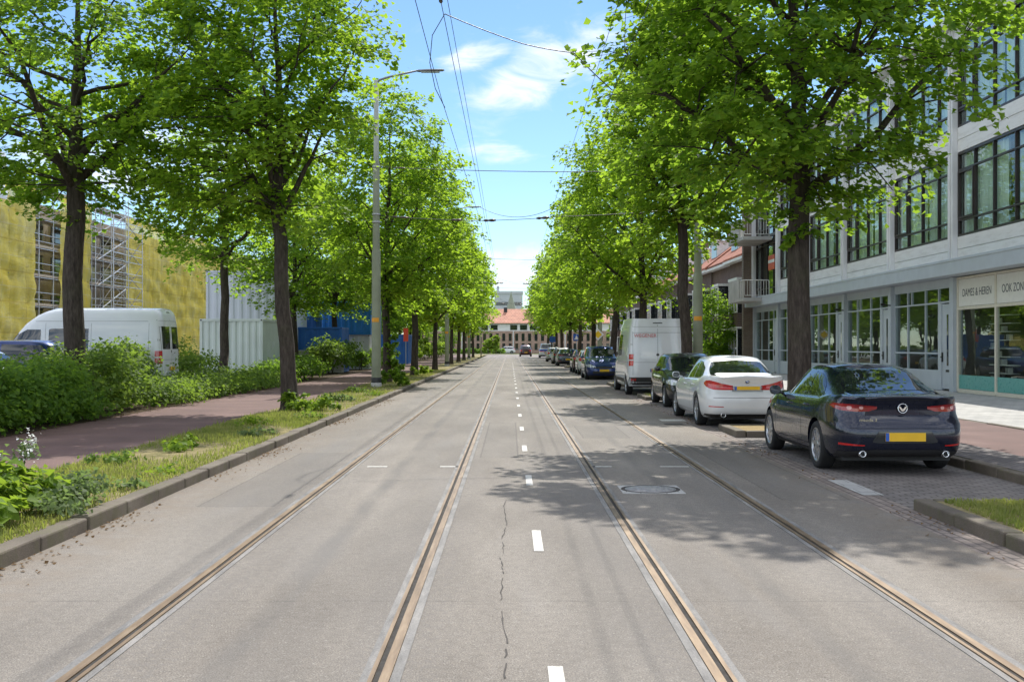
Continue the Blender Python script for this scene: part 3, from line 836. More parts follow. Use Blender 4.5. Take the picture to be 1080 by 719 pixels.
# ================================================================== vegetation
def leaf_quads(C, Nrm, size, rng, curl=.25, aspect=.62):
    """C (N,3) centres, Nrm (N,3) leaf normals; each leaf two triangles folded on the midrib"""
    N = len(C)
    Nrm = Nrm/np.linalg.norm(Nrm, axis=1, keepdims=True)
    a = rng.normal(size=(N, 3)); a -= Nrm*np.sum(a*Nrm, 1, keepdims=True)
    a /= np.linalg.norm(a, axis=1, keepdims=True)+1e-9
    b = np.cross(Nrm, a)
    s = size*(rng.uniform(.65, 1.25, (N, 1)))
    fold = Nrm*s*curl*rng.uniform(.2, 1.2, (N, 1))
    v0 = C-a*s*.55
    v1 = C+b*s*aspect+fold-a*s*.08
    v2 = C+a*s*.62-fold*.4
    v3 = C-b*s*aspect+fold-a*s*.08
    V = np.stack([v0, v1, v2, v3], 1).reshape(-1, 3)
    i = np.arange(N)*4
    F = np.concatenate([np.stack([i, i+1, i+2], 1), np.stack([i, i+2, i+3], 1)])
    return V, F

def gen_tree(seed, H=13.0, Rad=3.6, hb=3.0, tr=.21, ncl=260, nleaf=100, leaf=.12, nlimb=15, spread=.5, lean=(0, 0), low=1.0, twigs=True, shape=(.35, .5), flat=.34, bend=((0, 0), (1, 0)), base=.5):
    bx = lambda s: np.interp(s, [q[0] for q in bend], [q[1] for q in bend])
    rng = np.random.default_rng(seed)
    mb = MB()
    top = H*.86
    zs = np.linspace(0, top, 15)
    wob = np.cumsum(rng.normal(0, .045, (15, 2)), 0); wob[0:3] *= .3
    lead = np.array([(wob[i, 0]+lean[0]*z/H, wob[i, 1]+lean[1]*z/H, z) for i, z in enumerate(zs)])
    def rad(z):
        if z < hb: return tr*(1-.2*z/hb)
        return tr*.8*(1-.9*((z-hb)/(top-hb))**.8)
    pts = [(lead[0][0], lead[0][1], -.12)]; rr = [tr*1.75]
    for z, k in ((.0, 1.45), (.1, 1.25), (.3, 1.1), (.7, 1.02)):
        pts.append((lead[0][0]*(1-z/.93)+lead[1][0]*z/.93, lead[0][1]*(1-z/.93)+lead[1][1]*z/.93, z)); rr.append(tr*k)
    for i in range(1, 15): pts.append(tuple(lead[i])); rr.append(rad(zs[i]))
    mb.tube(pts, rr, 12)
    pk = shape[0]
    def prof(s):
        s = np.clip(s, 0, 1)
        return np.where(s < pk, base+(1-base)*np.sin(np.clip(s/pk, 0, 1)*np.pi/2), np.cos(np.clip((s-pk)/(1-pk), 0, 1)*np.pi/2)**shape[1])
    lob = rng.uniform(.8, 1.12, 9)
    def lobes(az, s):
        k = (az/(2*np.pi)*9) % 9
        i = np.floor(k).astype(int) % 9; f = k-np.floor(k)
        return lob[i]*(1-f)+lob[(i+1) % 9]*f
    sk = []   # skeleton points (pos, radius)
    for i in range(15):
        if zs[i] > hb*.9: sk.append((lead[i], rad(zs[i])))
    for i in range(nlimb):
        u = (i+.5)/nlimb
        z0 = hb*.92+(top*.82-hb*.92)*u**1.15
        az = i*2.399+rng.uniform(-.4, .4)
        zi = np.interp(z0, zs, np.arange(15)); b0 = np.array([np.interp(z0, zs, lead[:, 0]), np.interp(z0, zs, lead[:, 1]), z0])
        rise = (H-z0)*rng.uniform(.25, .5)*(1-u*.3)+.3
        z1 = min(H*.96, z0+rise)
        s1 = (z1-hb)/(H-hb)
        Rl = Rad*float(prof(np.array(s1)))*float(lobes(np.array(az % (2*np.pi)), s1))*rng.uniform(.72, .92)
        e = np.array([lead[-1][0]*.3+bx(s1)+math.cos(az)*Rl, lead[-1][1]*.3+math.sin(az)*Rl, z1])
        m = b0*.55+e*.45+np.array([0, 0, rise*rng.uniform(-.12, .18)])+np.array([math.cos(az), math.sin(az), 0])*Rl*.1
        r0 = rad(z0)*rng.uniform(.45, .62)
        P = []; rs = []
        for t in np.linspace(0, 1, 8):
            p = b0*(1-t)**2+2*m*t*(1-t)+e*t*t
            if 0 < t < 1: p = p+rng.normal(0, .05, 3)
            P.append(tuple(p)); rs.append(max(.012, r0*(1-.85*t)))
            if t > .2: sk.append((np.array(p), rs[-1]))
        mb.tube(P, rs, 7)
    skp = np.array([s[0] for s in sk]); skr = np.array([s[1] for s in sk])
    cl = []
    tries = 0
    dmin = (Rad*Rad*(H-hb)/ncl)**(1/3)*.62
    while len(cl) < ncl and tries < ncl*60:
        tries += 1
        s = rng.uniform(0.0, 1.0)
        pr = float(prof(np.array(s)))
        if rng.uniform() > pr*.9+.1: continue
        az = rng.uniform(0, 2*np.pi)
        r = Rad*pr*float(lobes(np.array(az), s))*math.sqrt(rng.uniform(.10, 1.0))*rng.uniform(.9, 1.05)
        z = hb+(H-hb)*s*.985
        f = z/H
        if s < .3: z -= (.3-s)/.3*float(lobes(np.array((az*2.3+1) % (2*np.pi)), s)-.85)*rng.uniform(1.0, 4.5)*hb*.22
        p = np.array([math.cos(az)*r+lean[0]*f+bx(s), math.sin(az)*r+lean[1]*f, z-.12*r*low])
        if cl and np.min(np.sum((np.array(cl)-p)**2, 1)) < dmin*dmin: continue
        cl.append(p)
    cl = np.array(cl)
    dirs = []
    for p in cl:
        d = np.sum((skp-p)**2*np.array([1, 1, 1.0]), 1)+np.where(skp[:, 2] > p[2]+.2, 3, 0)
        j = int(np.argmin(d)); a = skp[j]
        h_ = (p-a)*np.array([1, 1, .35])+rng.normal(0, .12, 3)*np.array([1, 1, .3])
        q = p-np.array([lean[0]*.6, lean[1]*.6, p[2]]); q = q/(np.linalg.norm(q)+1e-6)
        h_ = h_/(np.linalg.norm(h_)+1e-6)+q*.6
        h_ /= np.linalg.norm(h_)+1e-6
        dirs.append(h_)
        if not twigs: continue
        m = (a+p)/2+np.array([0, 0, .12])+rng.normal(0, .06, 3)
        r0 = min(skr[j]*.6, .028)
        e_ = p+h_*spread*.9-np.array([0, 0, .1])
        mb.tube([tuple(a), tuple(m), tuple(p), tuple(e_)], [r0, r0*.65, .008, .004], 4, cap=False)
        if twigs > 1:
            for sgn in (-1, 1):
                sd = np.array([-h_[1], h_[0], 0])*sgn
                b_ = p-h_*rng.uniform(.1, .35)
                mb.tube([tuple(b_), tuple(b_+(sd*.8+h_*.6)*spread*rng.uniform(.7, 1.2)-np.array([0, 0, .06]))], [.006, .003], 3, cap=False)
    dirs = np.array(dirs)
    # leaves
    per = rng.integers(int(nleaf*.55), int(nleaf*1.45), len(cl))
    idx = np.repeat(np.arange(len(cl)), per)
    C = cl[idx]
    N = len(idx)
    csz = rng.uniform(.75, 1.3, len(cl))[idx][:, None]
    tilt = rng.normal(0, .22, (len(cl), 2))
    D = dirs[idx]; S_ = np.stack([-D[:, 1], D[:, 0], 0*D[:, 0]], 1); S_ /= np.linalg.norm(S_, axis=1, keepdims=True)+1e-6
    al = rng.uniform(-1.25, 1.15, (N, 1)); wid = (1.15-np.abs(al)*.55)
    off = (D*al*1.05+S_*rng.normal(0, .62, (N, 1))*wid+np.array([0, 0, 1.0])*rng.normal(0, flat*.9, (N, 1)))*spread*csz
    out = C-np.array([lean[0]*.6, lean[1]*.6, 0]); out[:, 2] = 0
    on = out/(np.linalg.norm(out, axis=1, keepdims=True)+1e-6)
    radial = np.sum(off*on, 1)
    off[:, 2] += off[:, 0]*tilt[idx, 0]+off[:, 1]*tilt[idx, 1]-.30*radial-.10*np.abs(radial)
    Cc = C+off
    nr = rng.normal(0, .42, (N, 3)); nr[:, 2] += 1.0; nr += on*.35
    V, F = leaf_quads(Cc, nr, leaf, rng)
    tm = bpy.data.meshes.new('trunk'); tm.from_pydata(mb.v, [], mb.f); tm.polygons.foreach_set('use_smooth', [True]*len(mb.f)); tm.materials.append(M['bark'])
    cm = np_mesh('crown', V, F)
    return tm, cm

def place_tree(meshes, mat, loc, label, rz=0.0, sc=(1, 1, 1), group='street trees', name='street_tree', cat='tree'):
    r = thing(name, label, cat, loc, rz, group)
    r.scale = sc
    t = bpy.data.objects.new('trunk', meshes[0]); link(t, r)
    c = bpy.data.objects.new('crown', meshes[1]); link(c, r)
    if len(meshes[1].materials) == 0: meshes[1].materials.append(mat)
    c.material_slots[0].link = 'OBJECT'; c.material_slots[0].material = mat
    return r

def bush_mesh(seed, blobs, leaf, dens, rng=None, spread=.16, upright=.6):
    """blobs: (x,y,z,rx,ry,rz) ellipsoids, leaves in clusters on and inside their shells"""
    rng = np.random.default_rng(seed)
    Cs = []; Ns = []
    for (x, y, z, rx, ry, rz) in blobs:
        area = (rx*ry+rx*rz+ry*rz)
        n = int(area*dens)
        ncl = max(6, n//26)
        u = rng.normal(size=(ncl, 3)); u /= np.linalg.norm(u, axis=1, keepdims=True)
        u[:, 2] = np.where(u[:, 2] < -.35, -u[:, 2], u[:, 2])
        rr = rng.uniform(.62, 1.08, (ncl, 1))
        c = u*rr*np.array([rx, ry, rz])+np.array([x, y, z])
        idx = np.repeat(np.arange(ncl), n//ncl+1)
        off = rng.normal(0, 1, (len(idx), 3))*np.array([spread, spread, spread*.75])
        p = c[idx]+off
        nn = u[idx]*.7+rng.normal(0, .45, (len(idx), 3)); nn[:, 2] += upright
        k = p[:, 2] > .02
        Cs.append(p[k]); Ns.append(nn[k])
    V, F = leaf_quads(np.concatenate(Cs), np.concatenate(Ns), leaf, rng)
    return np_mesh('foliage', V, F)

def blades(seed, pts, h, w, lean=.5):
    """grass blades at pts (N,3): one bent quad each"""
    rng = np.random.default_rng(seed)
    N = len(pts)
    az = rng.uniform(0, 2*np.pi, N); H = h*rng.uniform(.4, 1.3, N)
    d = np.stack([np.cos(az), np.sin(az), 0*az], 1)
    sd = np.stack([-np.sin(az), np.cos(az), 0*az], 1)*w
    ln = (rng.uniform(.1, 1, N)*lean*H)[:, None]
    b0 = pts-sd; b1 = pts+sd
    mid = pts+d*ln*.35+np.array([0, 0, 1])*(H*.6)[:, None]
    tip = pts+d*ln+np.array([0, 0, 1])*H[:, None]
    V = np.stack([b0, b1, mid+sd*.8, mid-sd*.8, tip], 1).reshape(-1, 3)
    i = np.arange(N)*5
    F = np.concatenate([np.stack([i, i+1, i+2], 1), np.stack([i, i+2, i+3], 1), np.stack([i+3, i+2, i+4], 1)])
    return V, F
# ================================================================== the setting
rs = random.Random(11)
Y0, Y1 = -8.0, 186.0
sheet('ground', -900, 900, -300, 1500, -.06, M['ground'])
sheet('road', -3.87, 3.85, Y0, Y1, 0, M['asphalt'], ny=8)
sheet('gutter', 3.85, 4.17, Y0, Y1, 0, M['gutter'])
sheet('parking_bay', 4.17, 6.25, Y0, Y1, 0, M['paver'])
sheet('cross_street', -60, 60, Y1, 206, 0, M['asphalt'])
# left side, bottom to top
sheet('verge', -5.85, -4.05, Y0, Y1, .115, M['verge'], ny=4)
sheet('cycle_path', -8.8, -5.85, Y0, Y1, .105, M['red_asphalt'])
sheet('planting_bed', -12.4, -8.8, Y0, Y1, .11, M['soil'])
sheet('yard', -70, -12.4, Y0, Y1, .13, M['yard'])
# right side
sheet('paved_strip', 6.41, 7.3, Y0, Y1, .12, M['paver_dark'])
sheet('cycle_track', 7.3, 9.6, Y0, Y1, .116, M['red_asphalt'])
sheet('sidewalk', 9.72, 15.3, Y0, Y1, .125, M['tiles'])

def kerb_run(name, x0, x1, y0, y1, z1, step=1.0, jit=.011, axis='y'):
    mb = MB()
    n = max(1, int(round((y1-y0)/step)))
    for i in range(n):
        a = y0+(y1-y0)*i/n; b = y0+(y1-y0)*(i+1)/n
        j = rs.uniform(-jit, jit); k = rs.uniform(-jit, jit)
        if axis == 'y': mb.box(x0+j, x1+j, a+.006, b-.006, -.05, z1+k)
        else: mb.box(a+.006, b-.006, x0+j, x1+j, -.05, z1+k)
    o = mb.build(name, M['kerb'], bevel=.018)
    return tag(o, kind='structure')
kerb_run('kerb', -4.06, -3.87, Y0, 130, .125)
kerb_run('kerb', 6.25, 6.41, Y0, 130, .125)
kerb_run('kerb_edging', 9.6, 9.72, Y0, 130, .13)
def strip(name, polys, z, mat, kind='structure'):
    mb = MB()
    for p in polys: mb.add([(x, y, z) for x, y in p], [tuple(range(len(p)))])
    return tag(mb.build(name, mat), kind=kind)

# planted kerbed islands between the bays
ISL = [(4.0, 11.3, 'verge'), (20.1, 21.9, 'sand'), (33.6, 35.9, 'verge'), (44.6, 47.2, 'verge'), (57, 60, 'verge'), (69.5, 72, 'verge'), (82, 84, 'verge')]
for (a, b, mk) in ISL:
    z = .12
    kerb_run('kerb', 4.17, 4.35, a, b-.02, z)
    kerb_run('kerb', b-.16, b, 4.36, 6.24, z, axis='x')
    kerb_run('kerb', a, a+.16, 4.36, 6.24, z, axis='x')
    sheet('island_bed', 4.35, 6.25, a+.16, b-.16, z-.012, M[mk], nx=2, ny=2)

# painted marks
mk = []
y = 4.75
for i in range(24):
    a, b = y+i*4.24, y+i*4.24+1.02
    mk.append([(.198, a), (.278, a), (.278, b), (.198, b)])
for x0, x1 in ((-2.0, -1.72), (-.98, -.72), (1.15, 1.42), (2.1, 2.5)):
    mk.append([(x0, 15.2), (x1, 15.2), (x1, 15.31), (x0, 15.31)])
strip('bay_marking', [[(4.0, 12.35), (4.24, 12.35), (4.24, 13.75), (4.0, 13.75)]], .005, M['tiles'])
mk.append([(3.4, 24.4), (3.95, 24.4), (3.95, 25.0), (3.4, 25.0)])
strip('road_marking', mk, .005, M['paint'])
# crack
mb = MB(); rc = random.Random(4); x = -.02; pts = []
yy = 5.0
while yy < 12.0:
    pts.append((x, yy, rc.uniform(.001, .006))); yy += rc.uniform(.05, .16); x += rc.uniform(-.013, .013)+(-.03-x)*.08
for (a, b) in zip(pts, pts[1:]):
    if rc.random() < .2: continue
    mb.add([(a[0]-a[2], a[1], .004), (a[0]+a[2], a[1], .004), (b[0]+b[2], b[1], .004), (b[0]-b[2], b[1], .004)], [(0, 1, 2, 3)])
tag(mb.build('road_crack', M['crack']), kind='structure')

# tram rails set in mortar
def rail(xc, side, label):
    s = side
    mb = MB(); mb.box(xc-.105, xc-(.051 if s > 0 else .0625), Y0, Y1, -.02, .005); mb.box(xc+(.0625 if s > 0 else .051), xc+.105, Y0, Y1, -.02, .005)
    tag(mb.build('rail_bed', M['mortar']), kind='structure')
    root = thing('tram_rail', label, 'tram rail', (xc, 0, 0), 0, 'tram rails in the road')
    q = MB(); q.box(-.048, .004, Y0, Y1, -.02, .010) if s > 0 else q.box(-.004, .048, Y0, Y1, -.02, .010)
    q.build('rail_head', M['rail'], root)
    q = MB()
    if s > 0: q.box(.036, .060, Y0, Y1, -.02, .012)
    else: q.box(-.060, -.036, Y0, Y1, -.02, .012)
    q.build('rail_lip', M['rail'], root)
    q = MB()
    if s > 0: q.box(.0055, .0345, Y0, Y1, -.02, .003)
    else: q.box(-.0345, -.0055, Y0, Y1, -.02, .003)
    q.build('groove', M['groove'], root)
rail(-2.245, 1, 'rusty grooved tram rail nearest the grassy kerb')
rail(-.661, -1, 'grooved tram rail just beside the dashed line on the grassy side')
rail(1.087, 1, 'grooved tram rail just beside the dashed line on the parked car side')
rail(2.62, -1, 'rusty grooved tram rail nearest the parked cars')

# manhole
r = thing('manhole_cover', 'pale square framed round manhole cover in the asphalt beside a rail', 'manhole cover', (1.655, 12.86, 0))
q = MB(); q.box(-.36, .36, -.36, .36, -.02, .005); q.build('frame', M['tiles'], r)
q = MB(); q.lathe([(.348, .004), (.348, .009), (.332, .009), (.332, .004)], 40); q.build('rim', M['grime'], r)
q = MB(); q.lathe([(.331, .0055), (.0005, .0055)], 40); q.build('gap', M['grime'], r)
q = MB(); q.lathe([(.30, .004), (.30, .010), (.0005, .012)], 40)
for k in range(-4, 5):
    for j in range(-4, 5):
        if math.hypot(k, j)*.06 < .27: q.box(k*.06-.018, k*.06+.018, j*.06-.018, j*.06+.018, .009, .0125)
q.build('lid', M['iron'], r)
tag(strip('road_drain', [[(3.32, 23.3), (3.72, 23.3), (3.72, 23.65), (3.32, 23.65)]], .006, M['grime'], None), 'dark iron drain grate in the road beside the white sedan', 'drain', None, 'thing')

# ================================================================== apartment building with shop
F = 15.0
bays = [30.8+6.0*i for i in range(7)]      # 30.8 .. 66.8
bld = thing('apartment_building', 'white panelled apartment block with brown window bands above grey shopfronts', 'building', (F, 30.8, .12))
def B(mb, name, mat, parent=bld, **kw):
    """building pieces are written in world coordinates"""
    o = mb.build(name, mat, None, **kw)
    p = parent; off = Vector((0, 0, 0))
    while p is not None: off += p.location; p = p.parent
    for v in o.data.vertices: v.co -= off
    o.parent = parent
    return o
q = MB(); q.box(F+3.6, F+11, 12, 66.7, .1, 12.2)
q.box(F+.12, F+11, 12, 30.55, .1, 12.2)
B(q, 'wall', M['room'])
q = MB()
for z0, z1 in ((.1, .16), (4.05, 4.45), (8.2, 8.9), (11.85, 12.3)): q.box(F+.16, F+3.58, 30.6, 66.6, z0, z1)
for y in bays: q.box(F+.2, F+3.55, y-.06, y+.06, .17, 11.84)
B(q, 'floor_slab', M['room'])
q = MB(); q.box(F-.55, F+11.2, 12, 67.0, 12.34, 12.62); q.box(F-.1, F+.3, 12, 66.9, 11.86, 12.33)
B(q, 'roof', M['pilaster'], bevel=.02)
q = MB(); q.box(F-.62, F+.14, 12, 67.0, 4.0, 4.48); q.box(F-.64, F-.5, 12, 67.01, 4.43, 4.52)
B(q, 'fascia', M['bluegrey'], bevel=.012)
q = MB(); q.box(F+.02, F+.1, 12, 30.5, .12, 3.98); B(q, 'shopfront_wall', M['bluegrey'])
for y in bays:
    q = MB(); q.box(F-.16, F+.2, y-.2, y+.2, 4.5, 12.3); q.box(F-.2, F-.165, y-.06, y+.06, 4.5, 12.3)
    B(q, 'pilaster', M['pilaster'], bevel=.01)
    q = MB(); q.box(F-.12, F+.18, y-.16, y+.16, .12, 3.99)
    B(q, 'post', M['bluegrey'], bevel=.01)
for i in range(6):
    y0, y1 = bays[i]+.21, bays[i+1]-.21
    last = i == 5
    for fl, (z0, z1) in enumerate(((5.35, 8.13), (9.0, 11.84))):
        # spandrel boards below and above
        q = MB()
        sb = ((4.49, 5.33) if fl == 0 else (8.15, 8.98))
        n = 2; hh = (sb[1]-sb[0])/n
        for k in range(n): q.box(F+.0+.012*(n-k), F+.16, y0, y1, sb[0]+k*hh+.006, sb[0]+(k+1)*hh-.006)
        if not last: B(q, 'spandrel', M['clad'])
        zz0 = z0 if not last else (4.5 if fl == 0 else 8.0)
        w = MB()
        cols = [0, 1.42, 2.9, 4.3, y1-y0] if i % 2 == 0 else [0, 1.3, 2.8, 4.2, y1-y0]
        t = .05
        w.box(F+.02, F+.14, y0, y1, zz0-.02, zz0+.06); w.box(F+.02, F+.14, y0, y1, z1-.07, z1+.0)
        for c in cols:
            a = min(max(y0+c, y0+t/2), y1-t/2)
            w.box(F+.021, F+.139, a-t/2, a+t/2, zz0+.061, z1-.071)
        for zr in (zz0+.52, z1-.58):
            for a, b in zip(cols, cols[1:]): w.box(F+.022, F+.138, y0+a+t/2, y0+b-t/2, zr-.025, zr+.025)
        # an opening casement in the last column
        a, b = y0+cols[3]+t/2+.004, y0+cols[4]-t-.004
        for (ya, yb, za, zb_) in ((a, a+.06, zz0+.56, z1-.62), (b-.06, b, zz0+.56, z1-.62), (a+.061, b-.061, zz0+.56, zz0+.63), (a+.061, b-.061, z1-.69, z1-.62)):
            w.box(F-.005, F+.1, ya, yb, za, zb_)
        wo = B(w, 'window', M['brown'])
        g = MB(); g.box(F+.085, F+.09, y0+.03, y1-.03, zz0+.03, z1-.03); B(g, 'pane', M['glass'], wo)
        # pleated curtain with gaps
        cm = MB(); spans = [(.1, 2.5), (2.7, 5.4)] if (i+fl) % 3 else [(.1, 1.6), (2.2, 5.45)]
        if last: spans = [(.1, 1.3)]
        for (a, b) in spans:
            ys = np.arange(y0+a, y0+b, .035)
            xs = F+.24+.045*np.sin(ys*2*np.pi/.19+np.sin(ys*3.1))+.02*np.sin(ys*17)
            n0 = len(cm.v)
            cm.v += [(x, y, zz0+.03) for x, y in zip(xs, ys)]+[(x, y, z1-.1) for x, y in zip(xs, ys)]
            m = len(ys)
            for k in range(m-1): cm.f.append([n0+k, n0+k+1, n0+m+k+1, n0+m+k]); cm.m.append(0); cm.sm.append(True)
        B(cm, 'curtain', M['curtain'], wo)
# ground floor: grey glazed fronts with a door at the near end of each bay
for i in range(1, 6):
    y0, y1 = bays[i]+.17, bays[i+1]-.17
    w = MB()
    dy = y0+.98                       # door takes y0..dy
    X0, X1 = F+.03, F+.12
    t = .06
    w.box(X0-.02, X1+.02, dy+.3, y1, .14, .78)                                # panel under the glass
    for zz in (.80, 1.415, 3.18, 3.70):
        w.box(X0, X1, dy+.3, y1, zz-.028, zz+.028)
    w.box(X0, X1, y0, dy+.299, 3.16, 3.22); w.box(X0, X1, y0, dy+.299, 3.67, 3.73)
    w.box(X0-.01, X1+.02, y0, y1, 3.735, 3.99)
    for c, za, zb_ in ((dy+.33, .83, 3.67), (dy+1.55, .83, 3.67), (dy+2.9, 3.21, 3.67), (dy+3.3, .83, 3.67), (y1-.03, .83, 3.67)):
        w.box(X0+.002, X1-.002, c-.03, c+.03, za, zb_)
    w.box(X0-.02, X1, dy+.0, dy+.3, .14, 3.155)
    fo = B(w, 'shopfront', M['bluegrey'])
    g = MB(); g.box(X0+.04, X0+.045, dy+.3, y1-.03, .8, 3.69); g.box(X0+.041, X0+.046, y0+.02, dy+.29, 3.2, 3.69); B(g, 'pane', M['glass'], fo)
    d = MB()
    d.box(X0, X0+.05, y0+.03, dy-.03, .2, 3.12)
    do = B(d, 'door', M['bluegrey'], bevel=.008)
    fr = MB(); fr.box(X0-.012, X0-.004, y0+.16, dy-.16, .35, 2.95); B(fr, 'door_panel', M['bluegrey'], do)
    g = MB(); g.box(X0-.02, X0-.014, y0+.38, y0+.52, 1.0, 2.75); B(g, 'door_glass', M['glass_dark'], do)
    g = MB(); g.box(X0-.06, X0-.02, dy-.14, dy-.09, 1.12, 1.45); g.box(X0-.1, X0-.06, dy-.2, dy-.1, 1.27, 1.31); B(g, 'handle', M['black'], do)
    g = MB(); g.box(X0-.022, X0-.013, y0+.3, y0+.6, .78, .86); B(g, 'mail_slot', M['black'], do)
    if i in (1, 2, 3):
        g = MB(); g.tube([(F-.12, y1+.02, 3.25), (F-.42, y1+.02, 3.28)], .025, 6); g.box(F-.5, F-.36, y1-.03, y1+.07, 3.24, 3.33); B(g, 'wall_lamp', M['black'])
# the shop on the near corner
y0, y1 = 30.97, 36.63
w = MB(); X0, X1 = F+.0, F+.12
cs = [y0+.04, 33.72, y1-.04]
for c in cs: w.box(X0, X1, c-.055, c+.055, .16, 3.96)
for a, b in zip(cs, cs[1:]):
    for zz, th in ((.19, .06), (2.93, .05), (3.93, .04)): w.box(X0+.004, X1-.004, a+.056, b-.056, zz-th, zz+th)
so = B(w, 'shop_window', M['cream'], bevel=.006)
for a, b, s in ((cs[1], cs[2], 'DAMES & HEREN'), (cs[0], cs[1], 'OOK ZONDER')):
    g = MB(); g.box(X0+.03, X0+.05, a+.06, b-.06, 2.99, 3.88); po = B(g, 'shop_sign', M['signwhite'], so)
    t_ = text_obj('lettering', s, .36, M['ink'], None, (0, 0, 0), (R(90), 0, R(-90)), .82)
    t_.parent = so; t_.location = Vector((X0+.028, (a+b)/2-.02, 3.42))-bld.location-so.location
    g = MB(); g.box(X0+.05, X0+.055, a+.06, b-.06, .72, 2.87); B(g, 'pane', M['glass_shop'], so)
    g = MB(); g.box(X0+.045, X0+.06, a+.06, b-.06, .26, .715); B(g, 'window_film', M['teal'], so)
g = MB()
for k in range(9): g.box(F+.9, F+1.2, 34.6, 36.2, .5+k*.27, .53+k*.27)
for k in range(26): g.box(F+.95, F+1.1, 34.65+(k*.37 % 1.5), 34.72+(k*.37 % 1.5), .53+(k % 8)*.27, .70+(k % 8)*.27)
B(g, 'shop_shelf', M['signwhite'], so)
g = MB(); g.box(F+2.8, F+2.85, 31, 36.5, .2, 3.6); B(g, 'shop_back_wall', M['shelfthing'], so)
# balconies at the far end
for zf in (4.22, 7.72):
    q = MB(); q.box(13.3, F-.02, 62.3, 66.4, zf, zf+.2); bo = B(q, 'balcony', M['concrete'], bevel=.01)
    q = MB(); q.box(13.3, 13.42, 63.4, 66.4, zf+.201, zf+1.3); B(q, 'parapet', M['concrete'], bo)
    q = MB()
    q.tube([(13.36, 63.38, zf+1.2), (13.36, 62.36, zf+1.2), (13.42, 62.3, zf+1.2), (F-.25, 62.3, zf+1.2), (F-.2, 62.3, zf+1.1), (F-.2, 62.3, zf+.2)], .03, 6)
    q.tube([(13.4, 62.3, zf+.32), (F-.2, 62.3, zf+.32)], .02, 6)
    for k in range(10): q.tube([(13.4+k*.155, 62.3, zf+.32), (13.4+k*.155, 62.3, zf+1.2)], .014, 5)
    for k in range(6): q.tube([(13.36, 62.4+k*.17, zf+.2), (13.36, 62.4+k*.17, zf+1.2)], .014, 5)
    B(q, 'railing', M['rail_white'], bo)
q = MB(); q.box(14.3, F+6, 66.85, 67.25, .12, 12.3); B(q, 'end_wall', M['brick_brown'])
p = thing('window_poster', 'orange red poster with a white band hung in a balcony window', 'poster', (F+.0, 62.6, 6.45))
q = MB(); q.box(-.005, .005, -.75, .75, -.42, .42); q.build('sheet', M['red'], p)
q = MB(); q.box(-.012, -.006, -.74, .74, -.02, .16); q.build('white_band', M['white'], p)

# ================================================================== brick row houses
def house(name, label, loc, group):
    h = thing(name, label, 'house', loc, 0, group)
    W = 7.0
    q = MB(); q.box(0, 9, 0, W-.02, 0, 7.4); q.build('wall', M['brick'], h)
    q = MB(); q.add([(-.45, -.0, 7.35), (-.45, W-.02, 7.35), (4.2, W-.02, 10.9), (4.2, 0, 10.9), (9.3, 0, 7.35), (9.3, W-.02, 7.35), (-.45, 0, 7.2), (-.45, W-.02, 7.2), (9.3, 0, 7.2), (9.3, W-.02, 7.2)],
        [(0, 1, 2, 3), (3, 2, 5, 4), (0, 3, 4, 8, 6), (1, 7, 9, 5, 2), (6, 7, 1, 0), (4, 5, 9, 8), (6, 8, 9, 7)])
    ro = q.build('roof', M['rooftile'], h)
    q = MB(); q.box(3.7, 4.6, W-1.2, W-.5, 10.2, 11.9); q.build('chimney', M['brick'], ro)
    q = MB(); q.box(-.5, -.02, 0, W-.03, 7.02, 7.19); q.build('eave_board', M['white'], h)
    # projecting bay on two floors
    for nm_, bx_ in (('bay_base', (-.8, -.01, .7, 3.3, 0, .75)), ('bay_apron', (-.8, -.01, .7, 3.3, 2.75, 3.6)), ('bay_lintel', (-.86, -.01, .62, 3.38, 2.62, 2.74)), ('bay_roof', (-.86, -.01, .62, 3.38, 5.65, 5.82))):
        q = MB(); q.box(*bx_); q.build(nm_, M['brick'] if nm_ in ('bay_base', 'bay_apron') else M['white'], h)
    def win(y0, y1, z0, z1, x, cols=2):
        f = MB(); t = .09
        f.box(x-.05, x+.02, y0, y1, z0, z0+t); f.box(x-.05, x+.02, y0, y1, z1-t, z1)
        for k in range(cols+1):
            c = y0+(y1-y0)*k/cols; c = min(max(c, y0+t/2), y1-t/2)
            f.box(x-.051, x+.019, c-t/2, c+t/2, z0+t+.001, z1-t-.001)
        f.box(x-.04, x+.018, y0+t, y1-t, z1-.75, z1-.68)
        fo = f.build('window', M['white'], h)
        g = MB(); g.box(x-.012, x-.004, y0+.04, y1-.04, z0+.04, z1-.04); g.build('pane', M['glass_dark'], fo)
    win(.75, 3.25, .76, 2.6, -.8, 3); win(.75, 3.25, 3.62, 5.62, -.8, 3)
    for (a, z0, z1) in ((-.8, .76, 2.6), (-.8, 3.62, 5.62)):
        for yy in (.72, 3.28):
            g = MB(); g.box(-.78, -.02, yy-.015, yy+.015, z0, z1); g.build('bay_side_window', M['glass_dark'], h)
    win(4.2, 5.5, 3.7, 5.6, -.02, 2); win(5.75, 6.7, 3.7, 5.6, -.02, 1); win(4.1, 5.2, .7, 2.6, -.02, 2)
    d = MB(); d.box(-.06, -.01, 5.6, 6.6, 0, 2.15); d.box(-.05, -.01, 5.5, 6.7, 2.2, 2.7); do = d.build('door', M['bluegrey'], h)
    g = MB(); g.box(-.07, -.062, 5.75, 6.45, 1.2, 1.95); g.build('door_glass', M['glass_dark'], do)
    # dormer
    dm = MB(); dm.box(.9, 3.4, 2.3, 4.7, 7.9, 9.5); dm.box(.8, 3.5, 2.2, 4.8, 9.51, 9.65); do = dm.build('dormer', M['white'], h)
    g = MB(); g.box(.88, .895, 2.5, 4.5, 8.2, 9.3); g.build('pane', M['glass_dark'], do)
    return h
